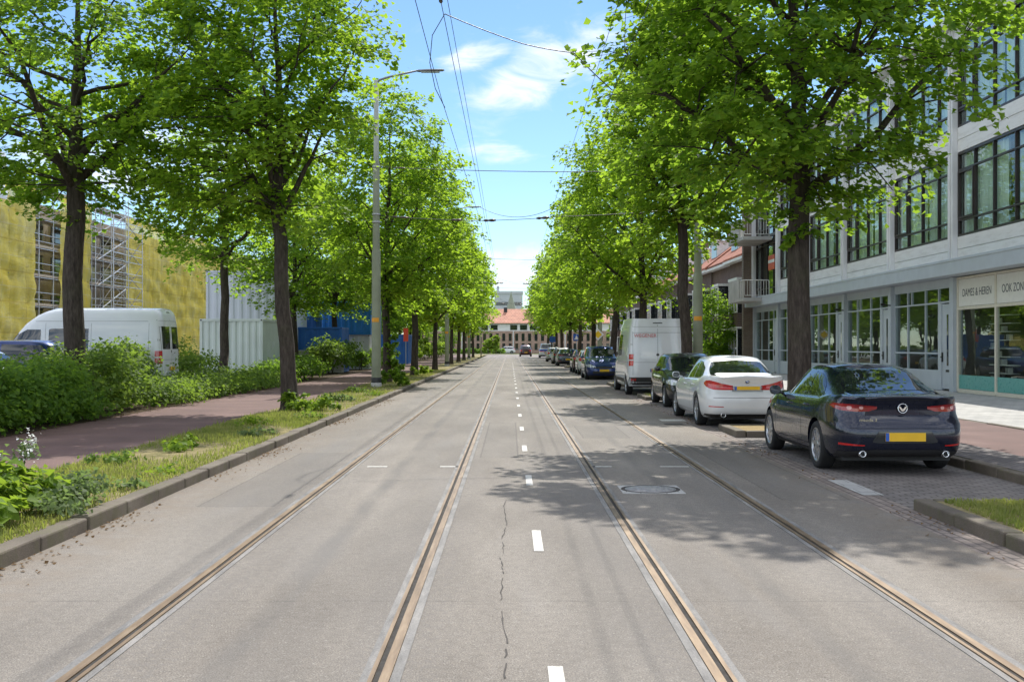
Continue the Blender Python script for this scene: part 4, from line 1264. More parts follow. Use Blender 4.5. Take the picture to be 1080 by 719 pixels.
H0 = house('brick_house', 'dark brick row house with red roof adjoining the balconied apartment block', (15.0, 67.4, .12), 'brick row houses')
for i in range(1, 13):
    c = copy_tree(H0); c.location = (15.0+.15*(i % 2), 67.4+7.0*i, .12)
    c['label'] = ('second dark brick row house after the balconied apartment block' if i == 1 else
                  'dark brick red roofed row house half hidden behind street trees and parked cars')

# ================================================================== far end of the street
fb = thing('brick_office', 'long red brick building with orange tiled roof closing the street', 'building', (2, 232, 0), R(-6))
q = MB(); q.box(-24, 24, 0, 12, 0, 4.7); q.box(-24, 24, .1, 12, 6.25, 6.5); wl = q.build('wall', M['brick_far'], fb)
q = MB(); q.box(-24, 24, .15, 12, 4.72, 6.24); q.build('pale_storey', M['clad'], fb)
q = MB(); q.add([(-24.5, -.6, 6.4), (24.5, -.6, 6.4), (24.5, 6, 9.6), (-24.5, 6, 9.6), (24.5, 12.6, 6.4), (-24.5, 12.6, 6.4)], [(0, 1, 2, 3), (3, 2, 4, 5), (0, 3, 5), (1, 4, 2), (0, 5, 4, 1)])
ro = q.build('roof', M['rooftile_far'], fb)
q = MB(); q.box(1.6, 4.2, 5, 7, 8.5, 11.6); q.box(1.3, 4.5, 4.8, 7.2, 11.6, 11.9); q.build('chimney', M['brick_far'], ro)
for xx in (-9, -7.2, -3.5, 9): 
    q = MB(); q.box(xx-.35, xx+.35, 4.4, 5.2, 8.6, 9.9); q.build('vent', M['black'], ro)
for k in range(34):
    x = -23+k*1.38
    for z0, z1 in ((.7, 2.1), (2.6, 4.2)):
        q = MB(); q.box(x, x+.62, -.05, -.01, z0, z1); wo = q.build('window', M['glass_dark'], fb)
    if k % 8 == 0:
        q = MB(); q.box(x-.5, x-.32, -.15, -.01, 0, 4.7); q.build('pale_pier', M['white'], fb)
for k in range(22):
    x = -23+k*2.1
    if k % 5 == 4: continue
    q = MB(); q.box(x, x+1.5, .08, .14, 4.95, 6.05); q.build('window', M['glass_dark'], fb)
tw = thing('tower_block', 'pale grey tower block rising far beyond the orange roof', 'building', (-.6, 420, 0))
q = MB(); q.box(-5.4, 5.4, 0, 14, 0, 21.5); q.box(-5.6, 5.6, -.3, 14, 21.5, 22.5); q.box(-4.6, -3.6, 1, 3, 22.5, 24.5); q.build('wall', M['concrete_far'], tw)
for k in range(6):
    q = MB(); q.box(-4.9, 4.9, -.08, -.02, 2+k*3, 3.3+k*3); q.build('window', M['glass_dark'], tw)
sp_ = thing('church_spire', 'small dark green spire behind the brick chimney', 'spire', (.3, 300, 0))
q = MB(); q.box(-1.1, 1.1, -1.1, 1.1, 0, 11); q.build('wall', M['brick_far'], sp_)
q = MB(); q.lathe([(1.9, 10.6), (1.0, 12.8), (.0005, 16.6)], 8); q.build('roof', M['pole'], sp_)

# ================================================================== building site across the path
sx = -33.0
sb = thing('site_building', 'unfinished building behind yellow scaffold netting', 'building', (sx-2, 50, .13))
def BS(mb, name, mat, parent): return B(mb, name, mat, parent)
q = MB(); q.box(sx-14, sx-1.6, 50, 145, .1, 12.0); BS(q, 'wall', M['sitewall'], sb)
for k in range(27):
    for fl in range(4):
        yy = 51.5+k*3.4
        if not (74 < yy < 95): continue
        q = MB(); q.box(sx-1.62, sx-1.5, yy, yy+1.9, .9+fl*2.85, 2.6+fl*2.85); BS(q, 'window', M['glass_dark'], sb)
sc_ = thing('scaffold', 'tall tube scaffold hung with yellow debris netting', 'scaffold', (sx, 50, .13))
q = MB()
ys = [50+k*2.4 for k in range(40)]
for yy in ys:
    for xx in (sx-1.1, sx): q.tube([(xx, yy, .1), (xx, yy, 13.0)], .03, 5)
for L_ in range(7):
    z = .3+L_*2.05
    for xx in (sx-1.1, sx):
        for dz in ((0,) if xx < sx else (0, .5, 1.0)): q.tube([(xx, 50, z+dz), (xx, 143.6, z+dz)], .026, 5)
    for yy in ys: q.tube([(sx-1.2, yy, z), (sx+.1, yy, z)], .024, 4)
BS(q, 'tube_frame', M['scaf'], sc_)
for L_ in range(1, 7):
    q = MB(); q.box(sx-1.05, sx-.05, 50, 143.6, .3+L_*2.05+.03, .3+L_*2.05+.08); q.box(sx-.03, sx, 50, 143.6, .3+L_*2.05+.081, .3+L_*2.05+.25); BS(q, 'deck', M['deck'], sc_)
# stair tower with crossing braces
q = MB()
for L_ in range(6):
    z = .3+L_*2.05
    q.tube([(sx+.4, 86.3, z), (sx+.4, 92.5, z+2.05)], .045, 5); q.tube([(sx+1.6, 92.5, z), (sx+1.6, 86.3, z+2.05)], .04, 5)
    for yy in (86.0, 89.2, 92.8):
        q.tube([(sx+.3, yy, z+1), (sx+1.7, yy, z+1)], .03, 5); q.tube([(sx+.3, yy, z), (sx+1.7, yy, z+2)], .03, 5)
    for zz in (0, .55, 1.1): q.tube([(sx+1.7, 86, z+zz), (sx+1.7, 92.8, z+zz)], .03, 5)
for yy in (86.0, 89.4, 92.8):
    for xx in (sx+.3, sx+1.7): q.tube([(xx, yy, .1), (xx, yy, 13.6)], .04, 5)
BS(q, 'stair_tower', M['scaf'], sc_)
def net(y0, y1, z0, z1, mat, name, seed):
    rg = np.random.default_rng(seed)
    ny = int((y1-y0)/.4); nz = int((z1-z0)/.4)
    yy = np.linspace(y0, y1, ny+1); zz = np.linspace(z0, z1, nz+1)
    Yg, Zg = np.meshgrid(yy, zz)
    bulge = .035*np.abs(np.sin((Yg-50)*np.pi/2.4))+.05*np.abs(np.sin((Zg-.3)*np.pi/2.05))
    wav = .03*np.sin(Yg*1.3+Zg*2.7+seed)+.035*np.sin(Zg*4.3+Yg*.6+np.sin(Yg*.37)*3)+.03*np.sin(Yg*5.1+Zg*.4)+rg.normal(0, .022, Yg.shape)
    V = np.stack([sx+.08+bulge+wav, Yg, Zg], 2).reshape(-1, 3)
    m = ny+1
    Fc = [(j*m+i, j*m+i+1, (j+1)*m+i+1, (j+1)*m+i) for j in range(nz) for i in range(ny)]
    me = np_mesh(name, V-np.array(list(sc_.location)), Fc, True)
    return obj(name, me, mat, sc_)
net(50, 75.5, .2, 12.6, M['net'], 'netting', 1)
net(79.6, 85.5, .2, 12.6, M['net'], 'netting', 2)
net(93.2, 143.5, .2, 12.6, M['net'], 'netting', 3)
net(50, 71.2, 11.2, 14.2, M['sheetwhite'], 'roof_sheeting', 4)

def container(name, label, x0, x1, y0, y1, z0, z1, mat, ribs=.28, cat='container'):
    c = thing(name, label, cat, ((x0+x1)/2, (y0+y1)/2, z0))
    X, Y = (x1-x0)/2, (y1-y0)/2; Hh = z1-z0
    def wall(fixed, a, b, axis, sgn):
        n = int((b-a)/ribs); vs = []; fs = []
        st = [a]
        for k in range(n):
            u = a+(b-a)*k/n; w = (b-a)/n
            st += [u+w*.1, u+w*.3, u+w*.6, u+w*.8]
        st.append(b)
        for j, u in enumerate(st):
            k = (j-1) % 4
            d = 0 if (j == 0 or j == len(st)-1 or k in (0, 3)) else -.035
            p = fixed+sgn*d
            for z in (.12, Hh-.1): vs.append((u, p, z) if axis == 'x' else (p, u, z))
        for j in range(len(st)-1): fs.append((2*j, 2*j+2, 2*j+3, 2*j+1))
        return vs, fs
    q = MB()
    for (fx, a, b, ax, s) in ((-Y+.02, -X+.06, X-.06, 'x', -1), (Y-.02, -X+.06, X-.06, 'x', 1), (-X+.02, -Y+.06, Y-.06, 'y', -1), (X-.02, -Y+.06, Y-.06, 'y', 1)):
        # outward sign: recess goes inwards
        v, f = wall(fx, a, b, ax, s); q.add(v, f)
    q.build('wall', mat, c)
    q = MB()
    for xx in (-X, X):
        for yy in (-Y, Y): q.box(xx-math.copysign(.0, xx), xx-math.copysign(.12, xx), yy, yy-math.copysign(.12, yy), 0, Hh)
    for zz in (0, Hh-.11):
        for yy in (-Y, Y): q.box(-X+.121, X-.121, yy, yy-math.copysign(.08, yy), zz, zz+.11)
        for xx in (-X, X): q.box(xx, xx-math.copysign(.08, xx), -Y+.121, Y-.121, zz, zz+.11)
    q.build('corner_frame', mat, c, bevel=.008)
    q = MB(); q.box(-X+.03, X-.03, -Y+.03, Y-.03, Hh-.04, Hh-.015); q.box(-X+.06, X-.06, -Y+.06, Y-.06, .05, .1); q.build('roof', mat, c)
    q = MB()
    for xx in (-X+.06, X-.06):
        q.box(xx-.035, xx+.035, -Y-.004, -Y-.001, Hh-.09, Hh-.03)
    q.build('corner_hole', M['black'], c)
    return c
container('shipping_container', 'white ribbed container standing behind the shrubs', -13.5, -10.75, 47.4, 53.4, .13, 2.85, M['cont_white'])
container('site_cabin', 'tall pale grey stack of site cabins behind the white container', -15.9, -12.3, 57.0, 66.0, .13, 5.6, M['cont_grey'], .42, 'site cabin')
container('blue_container', 'bright blue container raised behind the trunks near the lamp post', -13.5, -9.1, 71.2, 77, 2.4, 4.55, M['cont_blue'], .4)
container('container_base', 'pale concrete block wall under the blue skips', -15.4, -9.6, 62.2, 63.0, .13, 1.42, M['concrete'], 2.9, 'wall')
container('blue_skip', 'low dark blue skip on the pale wall', -14.3, -9.75, 63.3, 66, .13, 2.75, M['cont_navy'], .5, 'skip')
container('navy_cabin', 'narrow dark blue site cabin beside the tall grey cabins', -13.6, -12.0, 67.5, 69.5, .13, 3.5, M['cont_navy'], .5, 'site cabin')
container('stand_block', 'white support cabin carrying the bright blue container', -13.4, -9.2, 71.4, 76.8, .13, 2.39, M['sheetwhite'], .5, 'site cabin')
container('navy_container', 'dark blue container far behind the ivy covered trunk', -11.6, -8.6, 92, 98, .13, 2.6, M['cont_navy'], .5)
b_ = thing('marker_board', 'narrow orange red construction marker board on a post beside the dark blue container', 'barrier', (-8.7, 91, .12))
q = MB(); q.box(-.2, .2, -.03, .03, 1.9, 3.0); q.build('board', M['red'], b_)
q = MB(); q.box(-.03, .03, -.025, .025, 0, 1.9); q.build('leg', M['galv'], b_)
# ================================================================== poles, wires, signs
def pole(label, x, y, z0, ht, lamp=0, group='tram wire poles', sc=1.0):
    p = thing('street_lamp' if lamp else 'tram_pole', label, 'street lamp' if lamp else 'pole', (x, y, z0), 0, group)
    h1, h2 = ht*.44, ht*.73
    q = MB(); q.lathe([(.205*sc, 0), (.205*sc, .16), (.19*sc, .17)], 20); q.build('concrete_foot', M['concrete'], p)
    q = MB(); q.lathe([(.19*sc, .165), (.19*sc, .36), (.18*sc, .37)], 20); q.build('black_band', M['black'], p)
    q = MB(); q.lathe([(.18*sc, .365), (.165*sc, h1), (.135*sc, h1+.12)], 20); q.build('lower_tube', M['pole'], p)
    q = MB(); q.lathe([(.136*sc, h1+.09), (.125*sc, h2), (.098*sc, h2+.1)], 18); q.build('middle_tube', M['pole'], p)
    q = MB(); q.lathe([(.099*sc, h2+.07), (.088*sc, ht), (.0005, ht+.03)], 16); q.build('upper_tube', M['pole_top'], p)
    q = MB()
    for z, rr in ((ht*.56, .14), (ht*.535, .14), (ht*.715, .135)): q.lathe([(rr*sc, z), (rr*sc+.018, z+.01), (rr*sc+.018, z+.06), (rr*sc, z+.07)], 16)
    q.build('clamp', M['galv'], p)
    a0 = -100; q = MB()
    vs = []
    for zz in (2.46, 2.62):
        for k in range(9):
            a = R(a0-50+k*12.5); vs.append((math.cos(a)*.179*sc, math.sin(a)*.179*sc, zz))
    q.add(vs, [(k, k+1, k+10, k+9) for k in range(8)]); q.build('sticker', M['orange'], p)
    if lamp:
        q = MB(); q.tube([(0, 0, ht-.12), (.12*lamp, 0, ht+.02), (.5*lamp, 0, ht+.14), (1.6*lamp, 0, ht+.38)], [.05, .045, .042, .035], 8); ar = q.build('lamp_arm', M['lampgrey'], p)
        q = MB()
        sec = [(1.5, .05, .03), (1.62, .11, .05), (2.0, .14, .055), (2.5, .12, .04), (2.58, .06, .02)]
        vs = []; fs = []
        for xx, w, t in sec:
            z = ht+.36+(xx-1.5)*.03
            for (dy, dz) in ((-1, -.5), (-.8, .6), (0, 1), (.8, .6), (1, -.5), (0, -.8)): vs.append((xx*lamp, dy*w, z+dz*t))
        for i in range(len(sec)-1):
            for k in range(6): fs.append((i*6+k, i*6+(k+1) % 6, (i+1)*6+(k+1) % 6, (i+1)*6+k))
        fs += [tuple(range(6))[::-1], tuple(range(24, 30))]
        q.add(vs, fs, 0, True); hd = q.build('lamp_head', M['lampgrey'], ar)
        q = MB(); q.box(1.7*lamp, 2.4*lamp, -.09, .09, ht+.305, ht+.318); q.build('lens', M['lens'], hd)
    return p
pole('grey green stepped street lamp with black band on the verge beside the ivy trunk', -5.07, 41.3, .115, 11.6, 1)
pole('second tall stepped pole of the grass verge, beyond the ivy trunk', -4.75, 82, .115, 11.6, 1, sc=.9)
pole('distant pole on the grass verge near the street end', -4.6, 122, .115, 11, 1, sc=.9)
pole('thick grey green pole rising behind the white sedan, orange sticker on it', 6.75, 39.2, .12, 9.2, 0)
pole('grey green pole with a yellow diamond sign behind the blue car', 6.75, 82, .12, 9.2, 0)
pole('distant grey pole behind the far parked cars', 6.75, 123, .12, 9.2, 0)
r_ = thing('signal_post', 'thin dark post at the far end of the grass verge', 'post', (-4.0, 150, .12))
q = MB(); q.tube([(0, 0, 0), (0, 0, 5.6)], .09, 8); q.build('post', M['pole'], r_)
q = MB(); q.box(-.15, .15, -.12, .12, 4.2, 5.2); q.build('head', M['black'], r_)

def sign(label, x, y, z, kind, sz, z0=.12, name='road_sign'):
    s = thing(name, label, 'road sign', (x, y, z0))
    if kind != 'diamond':
        q = MB(); q.tube([(0, .03, 0), (0, .03, z-z0+sz*.6)], .03, 6); q.build('post', M['galv'], s)
    q = MB(); c = z-z0
    def plate(m, h, y0, y1, rot):
        vs = []
        for yy in (y0, y1):
            for k in range(4):
                a = R(45+90*k+(45 if rot else 0)); vs.append((math.cos(a)*h*1.414, yy, c+math.sin(a)*h*1.414))
        m.add(vs, [(0, 3, 2, 1), (4, 5, 6, 7), (0, 1, 5, 4), (1, 2, 6, 5), (2, 3, 7, 6), (3, 0, 4, 7)])
    if kind == 'diamond':
        plate(q, sz*.5, -.24, -.21, True); q.build('plate', M['white'], s)
        q = MB(); plate(q, sz*.33, -.25, -.241, True); q.build('yellow_field', M['yellow'], s)
    else:
        plate(q, sz*.5, -.02, 0, False); q.build('plate', M['signblue'], s)
        if kind == 'zebra':
            q = MB(); q.add([(-sz*.36, -.025, c-sz*.3), (sz*.36, -.025, c-sz*.3), (0, -.025, c+sz*.36)], [(0, 1, 2)]); q.build('symbol', M['white'], s)
    return s
sign('yellow and white diamond priority sign on the pole behind the blue car', 6.6, 82, 2.5, 'diamond', .62)
sign('blue square road sign by the far parked cars', 4.35, 112, 2.3, 'plain', .6)
sign('small blue and white road sign between trunks behind the dark red car', 5.6, 92, 2.35, 'zebra', .55)

def wire(label, pts, rad=.012, sag=0.0, n=14, parts=(), name='overhead_wire'):
    P = []
    for a, b in zip(pts, pts[1:]):
        a, b = Vector(a), Vector(b)
        for k in range(n):
            t = k/n; p = a.lerp(b, t); p.z -= sag*4*t*(1-t); P.append(p)
    P.append(Vector(pts[-1]))
    o = P[0].copy(); q = MB(); q.tube([p-o for p in P], rad, 6)
    w = q.build(name, M['wire']); w.location = o
    tag(w, label, 'wire', 'overhead tram wires')
    for (t, ln, rr) in parts:
        i = int(t*(len(P)-1)); d = (P[min(i+1, len(P)-1)]-P[max(i-1, 0)]).normalized()
        c = P[i]-o; m = MB()
        m.tube([c-d*ln/2, c-d*ln*.3, c-d*ln*.1, c+d*ln*.1, c+d*ln*.3, c+d*ln/2], [rr*.5, rr, rr*.6, rr, rr, rr*.5], 7); m.build('insulator', M['insul'], w)
    return w
CL, CR, HC, HM = -1.2, 1.85, 6.25, 7.7
wire('lower contact wire above the track on the grassy side', [(CL, -4, HC), (CL-.06, 20, HC-.03), (CL+.12, 41, HC), (CL-.1, 82, HC), (CL+.1, 123, HC), (CL, 180, HC)], .006)
wire('upper support cable above the track on the grassy side', [(CL+.02, -4, HM-.05), (CL+.02, 41, HM), (CL, 82, HM), (CL, 123, HM), (CL, 180, HM)], .007, .12, parts=((.06, .35, .035), (.13, .3, .035)))
wire('second thin support cable beside the upper cable on the grassy side', [(CL+.12, -4, HM+.12), (CL+.1, 41, HM+.1), (CL+.1, 82, HM)], .006, .1)
wire('lower contact wire above the track on the parked car side', [(CR, -4, HC), (CR, 39, HC), (CR-.1, 82, HC), (CR, 123, HC), (CR, 180, HC)], .005)
wire('upper support cable above the track on the parked car side', [(CR, -4, HM), (CR, 39, HM), (CR, 82, HM), (CR, 123, HM)], .005, .15)
for k, (yl, yr, zl, zr) in enumerate(((41.3, 39.2, 8.45, 8.0), (82, 82, 8.4, 8.1), (122, 123, 8.3, 8.1))):
    nth = ('nearer', 'second', 'farthest')[k]
    wire(f'{nth} high cross span wire strung between two poles', [(-5.0, yl, zl), (6.65, yr, zr)], .013, .12, parts=((.09, .5, .03), (.9, .5, .03)))
    wire(f'{nth} low cross span wire with insulators above both tracks', [(-4.95, yl, 6.6), (CL, yl-.4, HC+.12), (CR, yr+.4, HC+.12), (6.65, yr, 6.6)], .011, .03, parts=((.08, .7, .04), (.27, .4, .05), (.40, .5, .055), (.60, .5, .055), (.92, .6, .04)))
    wire(f'{nth} thin slack jumper cable hanging between the tracks', [(CL, yl-.5, HC+.65), (CR, yr+.5, HC+.6)], .009, .45)
wire('looping feeder cable drooping across the sky beside the lamp arm', [(CL+.02, 19.7, HM-.02), (.2, 19.7, 7.15), (1.15, 19.7, 6.98), (CR, 19.7, 6.3)], .009, .02)
wire('short curved jumper loop between upper cable and contact wire', [(CL+.02, 19.7, HM-.02), (CL-.22, 19.9, HM-.35), (CL-.28, 20.1, HM-.8), (CL-.2, 20.4, HM-1.2), (CL-.05, 20.9, HC)], .008)

# ================================================================== trees
T_right = gen_tree(7, 13.2, 3.9, 4.7, .235, 245, 150, .118, 18, .52, (-.1, -.2), .6, 2, flat=.24, base=.5, bend=((0, -.1), (.5, -.35), (1, -.1)))
T_second = gen_tree(15, 13.2, 3.2, 5.5, .19, 175, 145, .13, 15, .52, (.1, 0), .5, 2, flat=.24)
T_left = gen_tree(21, 13.4, 3.2, 4.9, .195, 205, 142, .116, 17, .52, (-.5, 0), .7, 2, flat=.24, bend=((0, -1.2), (.3, -1.1), (.55, -.2), (1, .2)))
T_big = gen_tree(33, 13.0, 4.5, 5.6, .27, 180, 138, .12, 15, .55, (0, 0), .5, 2, flat=.24)
T_mid = [gen_tree(s, 13.2, r, hb_, .19, 190, 100, .14, 15, .56, twigs=1, flat=.26, low=.6, base=.42) for s, r, hb_ in ((41, 3.3, 4.3), (52, 3.5, 3.8))]
T_slim = gen_tree(64, 10.5, 3.2, 4.7, .16, 110, 85, .13, 12, .5, (.5, 0), flat=.24)
T_far = [gen_tree(s, 13.0, 3.4, 3.4, .17, 140, 50, .22, 11, .62, twigs=0, base=.22, flat=.28) for s in (71, 82)]
LA, LB, LC = M['leaf_a'], M['leaf_b'], M['leaf_c']
gr = 'street trees along the parked cars'
place_tree(T_right, LB, (5.5, 20.75, .11), 'big broad linden with thick dark trunk between the dark and white sedans', R(20), group=gr)
place_tree(T_second, LA, (5.6, 34.6, .11), 'linden just behind the black hatchback beside the thick green pole', R(60), group=gr)
place_tree(T_mid[1], LC, (5.5, 45.8, .11), 'linden standing right beyond the white van on the parked car side', R(200), (.98, .98, .98), group=gr)
place_tree(T_mid[0], LA, (5.5, 58.3, .11), 'linden directly behind the blue car facing the viewer', R(150), (1, 1, .99), group=gr)
right_far = [(5.4, 70.8), (5.3, 83.2), (5.3, 96), (5.2, 109), (5.2, 122), (5.2, 136), (5.2, 150)]
words = ['fifth', 'sixth', 'seventh', 'eighth', 'ninth', 'tenth', 'last']
for i, ((x, y), w) in enumerate(zip(right_far, words)):
    place_tree(T_far[i % 2], (LA, LC)[i % 2], (x, y, .11), f'{w} linden from the front in the row along parked cars', R(77*i), ((.97, .9, 1.02)[i % 3], (.97, .92, 1.0)[i % 3], (.97, 1.03, .9)[i % 3]), group=gr)
gl = 'street trees on the grass verge'
place_tree(T_left, LA, (-5.35, 26.5, .11), 'tall linden with leaning slender trunk on the verge before the lamp post', 0, group=gl)
place_tree(T_mid[1], LA, (-5.25, 46.6, .11), 'linden with ivy covered trunk right behind the lamp post', R(30), (.98, .98, 1.0), group=gl)
place_tree(T_mid[0], LC, (-5.07, 57.7, .11), 'first verge linden after the ivy covered trunk', R(260), (1, 1, .97), group=gl)
left_far = [(-4.85, 70), (-4.9, 91), (-4.9, 104), (-4.95, 117), (-4.9, 130), (-4.9, 144)]
words = ['second', 'third', 'fourth', 'fifth', 'sixth', 'last']
for i, ((x, y), w) in enumerate(zip(left_far, words)):
    place_tree(T_far[(i+1) % 2], (LA, LC)[i % 2], (x, y, .11), f'{w} verge linden after the ivy covered trunk', R(51*i+15), ((.98, .9, 1.0)[i % 3], (.96, .92, 1.02)[i % 3], (.93, 1.0, .96)[i % 3]), group=gl)
gb = 'trees in the shrub bed'
place_tree(T_big, LB, (-10.85, 27.2, .11), 'stout dark trunked maple in front of the parked white van', R(120), group=gb)
place_tree(T_slim, LB, (-10.8, 41.0, .11), 'slim crooked maple in front of the white container', R(0), (1.1, 1.1, 1.05), group=gb)
place_tree(T_mid[1], LB, (-10.75, 54.5, .11), 'shrub bed maple just beside the tall pale site cabins', R(100), (1, 1, .9), group=gb)
place_tree(T_mid[0], LB, (-10.7, 67.5, .11), 'shrub bed maple in front of the low blue skip', R(20), (1, 1, .9), group=gb)
place_tree(T_far[0], LC, (-10.8, 81, .11), 'maple beside the raised bright blue container', R(20), (1, 1, .9), group=gb)
for i, y in enumerate((95, 109, 124, 140)):
    place_tree(T_far[i % 2], (LC, LA)[i % 2], (-10.8-.3*i, y, .11), 'leafy tree far along the shrub bed beyond the blue containers', R(40*i), (1, 1, .95), group='far trees of the shrub bed')
for i, (x, y, s) in enumerate(((-18.5, 88, .85), (-16, 101, .95), (-22, 108, 1.0), (-17.5, 122, 1.0), (-16, 138, .95), (-20, 155, 1))):
    place_tree(T_far[i % 2], (LC, LB)[i % 2], (x, y, .11), 'background tree standing in the yard behind the blue containers', R(63*i), (1.2*s, 1.2*s, .8*s), group='background yard trees')
for i, (x, y, s) in enumerate(((-12, 214, .62), (-18, 222, .8), (-25, 215, .9), (22, 216, .8), (30, 220, .9), (-33, 222, 1))):
    place_tree(T_far[i % 2], LA, (x, y, 0), 'small round tree in front of the far brick building', R(63*i), (1.1*s, 1.1*s, .75*s), group='trees at the street end')
T_gard = gen_tree(91, 5.4, 1.7, 1.3, .07, 60, 60, .15, 8, .4)
place_tree(T_gard, LB, (13.0, 69.5, .12), 'small garden tree below the balconies', 0, (1, 1, 1), 'garden plants', 'garden_tree')

# ================================================================== hedges, shrubs, weeds, grass
def hedge(name, label, x0, x1, y0, y1, h, mat, seed, leaf=.1, dens=420, cat='hedge', group='shrubs in the bed', step=1.1):
    rg = np.random.default_rng(seed); bl = []
    cx, cy = (x0+x1)/2, (y0+y1)/2
    n = int((y1-y0)/step); m = max(1, int((x1-x0)/1.2))
    for i in range(n):
        for j in range(m):
            hh = h*rg.uniform(.8, 1.12)
            bl.append((x0+(j+.5)*(x1-x0)/m-cx+rg.uniform(-.15, .15), y0+(i+.5)*step-cy+rg.uniform(-.2, .2), hh*.44, .78*rg.uniform(.85, 1.15), .8*rg.uniform(.85, 1.15), hh*.56))
    sk_ = [(x1-cx-.25+rg.uniform(-.12, .12), y0-cy+(k+.5)*.8, h*.2, .42, .5, h*.24) for k in range(int((y1-y0)/.8))] if leaf < .1 else []
    me = bush_mesh(seed, bl+sk_, leaf, dens)
    r = thing(name, label, cat, (cx, cy, .11), 0, group)
    obj('foliage', me, mat, r)
    mb = MB(); rr = random.Random(seed)
    for b in bl:
        for k in range(5):
            a = rr.uniform(0, 6.28); l = rr.uniform(.3, .75)
            mb.tube([(b[0], b[1], 0), (b[0]+math.cos(a)*l*.4, b[1]+math.sin(a)*l*.4, b[2]*.9), (b[0]+math.cos(a)*l*b[3], b[1]+math.sin(a)*l*b[4], b[2]*1.75)], [.014, .01, .004], 4, cap=False)
    mb.build('woody_stems', M['bark'], r)  # thin woody stems of each bush, rising inside its foliage
    return r
hedge('hedge', 'dense dark green hedge along the red path below the white van', -12.0, -8.95, 14.0, 24.5, 1.12, M['hedge'], 5, .08, 900)
hedge('loose_shrub', 'loose taller shrub at the far end of the dark hedge', -11.6, -9.1, 24.8, 28.6, 1.5, M['shrub'], 6, .085, 480, 'shrub')
hedge('ground_shrub', 'low spreading bright green shrub mass after the dark hedge', -10.0, -8.95, 28.4, 38, .62, M['shrub'], 8, .085, 460, 'shrub')
hedge('loose_shrub', 'tall wispy shrub in front of the white container', -12.2, -10.2, 30, 40.5, 1.55, M['shrub'], 9, .09, 360, 'shrub')
hedge('hedge', 'clipped low hedge beside the path near the lamp post', -10.6, -8.95, 43, 55, 1.0, M['hedge'], 12, .1, 420)
hedge('ground_shrub', 'pale low ground cover shrub before the clipped hedge', -10.4, -8.95, 38.4, 42.8, .6, M['shrub'], 13, .09, 420, 'shrub')
hedge('loose_shrub', 'pale leafy bush between the low skip and the bright blue container', -10.9, -9.1, 58, 66, 1.9, M['shrub'], 14, .13, 240, 'shrub')
hedge('hedge', 'dark hedge far along the path beyond the ivy trunk', -10.4, -9.0, 69, 88, 1.3, M['hedge'], 15, .15, 170)
hedge('loose_shrub', 'bright far shrubs beside the end of the red path', -10.5, -8.9, 104, 160, 1.9, M['weed'], 16, .26, 60, 'shrub', step=2.4)
hedge('street_end_hedge', 'low hedge across the far end of the street', -14, -1.0, 208, 211, .9, M['hedge'], 17, .3, 90, 'hedge', step=1.4)
hedge('round_bush', 'rounded bright bush before the far brick building', -4.8, -1.8, 196, 199, 3.2, M['weed'], 18, .3, 120, 'bush', step=1.5)
hedge('garden_bush', 'round green bush in the garden below the balconies', 12.2, 14.2, 68.2, 71, 1.7, M['hedge'], 19, .13, 260, 'bush', 'garden plants')

def weed(name, label, x, y, blobs, leaf, dens, mat, seed, z=.112, upright=.6, spread=.06, group='weeds on the verge', stems=0, cat='weed'):
    r = thing(name, label, cat, (x, y, z), 0, group)
    obj('leaves', bush_mesh(seed, blobs, leaf, dens, spread=spread, upright=upright), mat, r)
    if stems:
        mb = MB(); rr = random.Random(seed)
        for k in range(stems):
            b = blobs[k % len(blobs)]
            mb.tube([(b[0]*.4, b[1]*.4, 0), (b[0]+rr.uniform(-.05, .05), b[1]+rr.uniform(-.05, .05), b[2]), (b[0]+rr.uniform(-.1, .1)*b[3]*5, b[1]+rr.uniform(-.1, .1), b[2]+b[5]*.9)], [.006, .005, .003], 4, cap=False)
        mb.build('stem', M['greyweed'], r)
    return r
weed('broad_weed', 'broad leaved bright green weed clump at the kerb corner', -4.62, 9.75, [(0, 0, .16, .26, .3, .22), (-.2, .5, .22, .26, .35, .26), (.1, .75, .14, .2, .3, .18), (-.25, .3, .15, .28, .3, .2), (.15, -.35, .1, .22, .25, .14), (-.4, -.1, .12, .2, .2, .18)], .105, 900, M['weed'], 1, upright=.9)
weed('grey_weed', 'feathery grey green weed spilling over the kerb stones', -4.27, 10.6, [(0, 0, .10, .22, .5, .13), (.12, -.5, .07, .16, .3, .1), (-.1, .5, .12, .22, .3, .16)], .045, 2600, M['greyweed'], 2, upright=.4, stems=10)
fw = weed('flowering_weed', 'tall weed topped with white flowers on the verge', -4.95, 10.9, [(0, 0, .2, .13, .13, .22), (.08, .05, .45, .08, .08, .14), (-.35, .2, .2, .16, .16, .22), (-.6, -.3, .2, .15, .2, .22)], .05, 1900, M['greyweed'], 3, stems=8)
obj('blossoms', bush_mesh(30, [(.1, .05, .60, .06, .06, .06), (.13, .0, .50, .05, .05, .05), (-.36, .2, .44, .04, .04, .04)], .024, 5000, spread=.05), M['petal'], fw)
weed('trunk_weed', 'bright leafy weeds around the foot of the leaning verge linden', -5.0, 26.3, [(-.35, -.1, .16, .3, .3, .22), (.3, 0, .2, .35, .3, .28), (.55, .5, .14, .3, .4, .2), (.1, -.4, .12, .3, .25, .18)], .09, 620, M['weed'], 4, stems=6)
weed('trunk_weed', 'leafy weeds around the foot of the street lamp', -4.7, 42.2, [(0, 0, .3, .4, .5, .4), (.35, .6, .25, .35, .5, .35), (.45, -.3, .2, .3, .4, .25)], .12, 420, M['ivy'], 5)
weed('ivy', 'bright ivy climbing the trunk behind the street lamp', -5.1, 46.5, [(.08, -.12, .6+k*.55, .27, .25, .42) for k in range(8)]+[(.35, -.1, .4, .5, .5, .5)], .13, 330, M['ivy'], 6, cat='ivy')
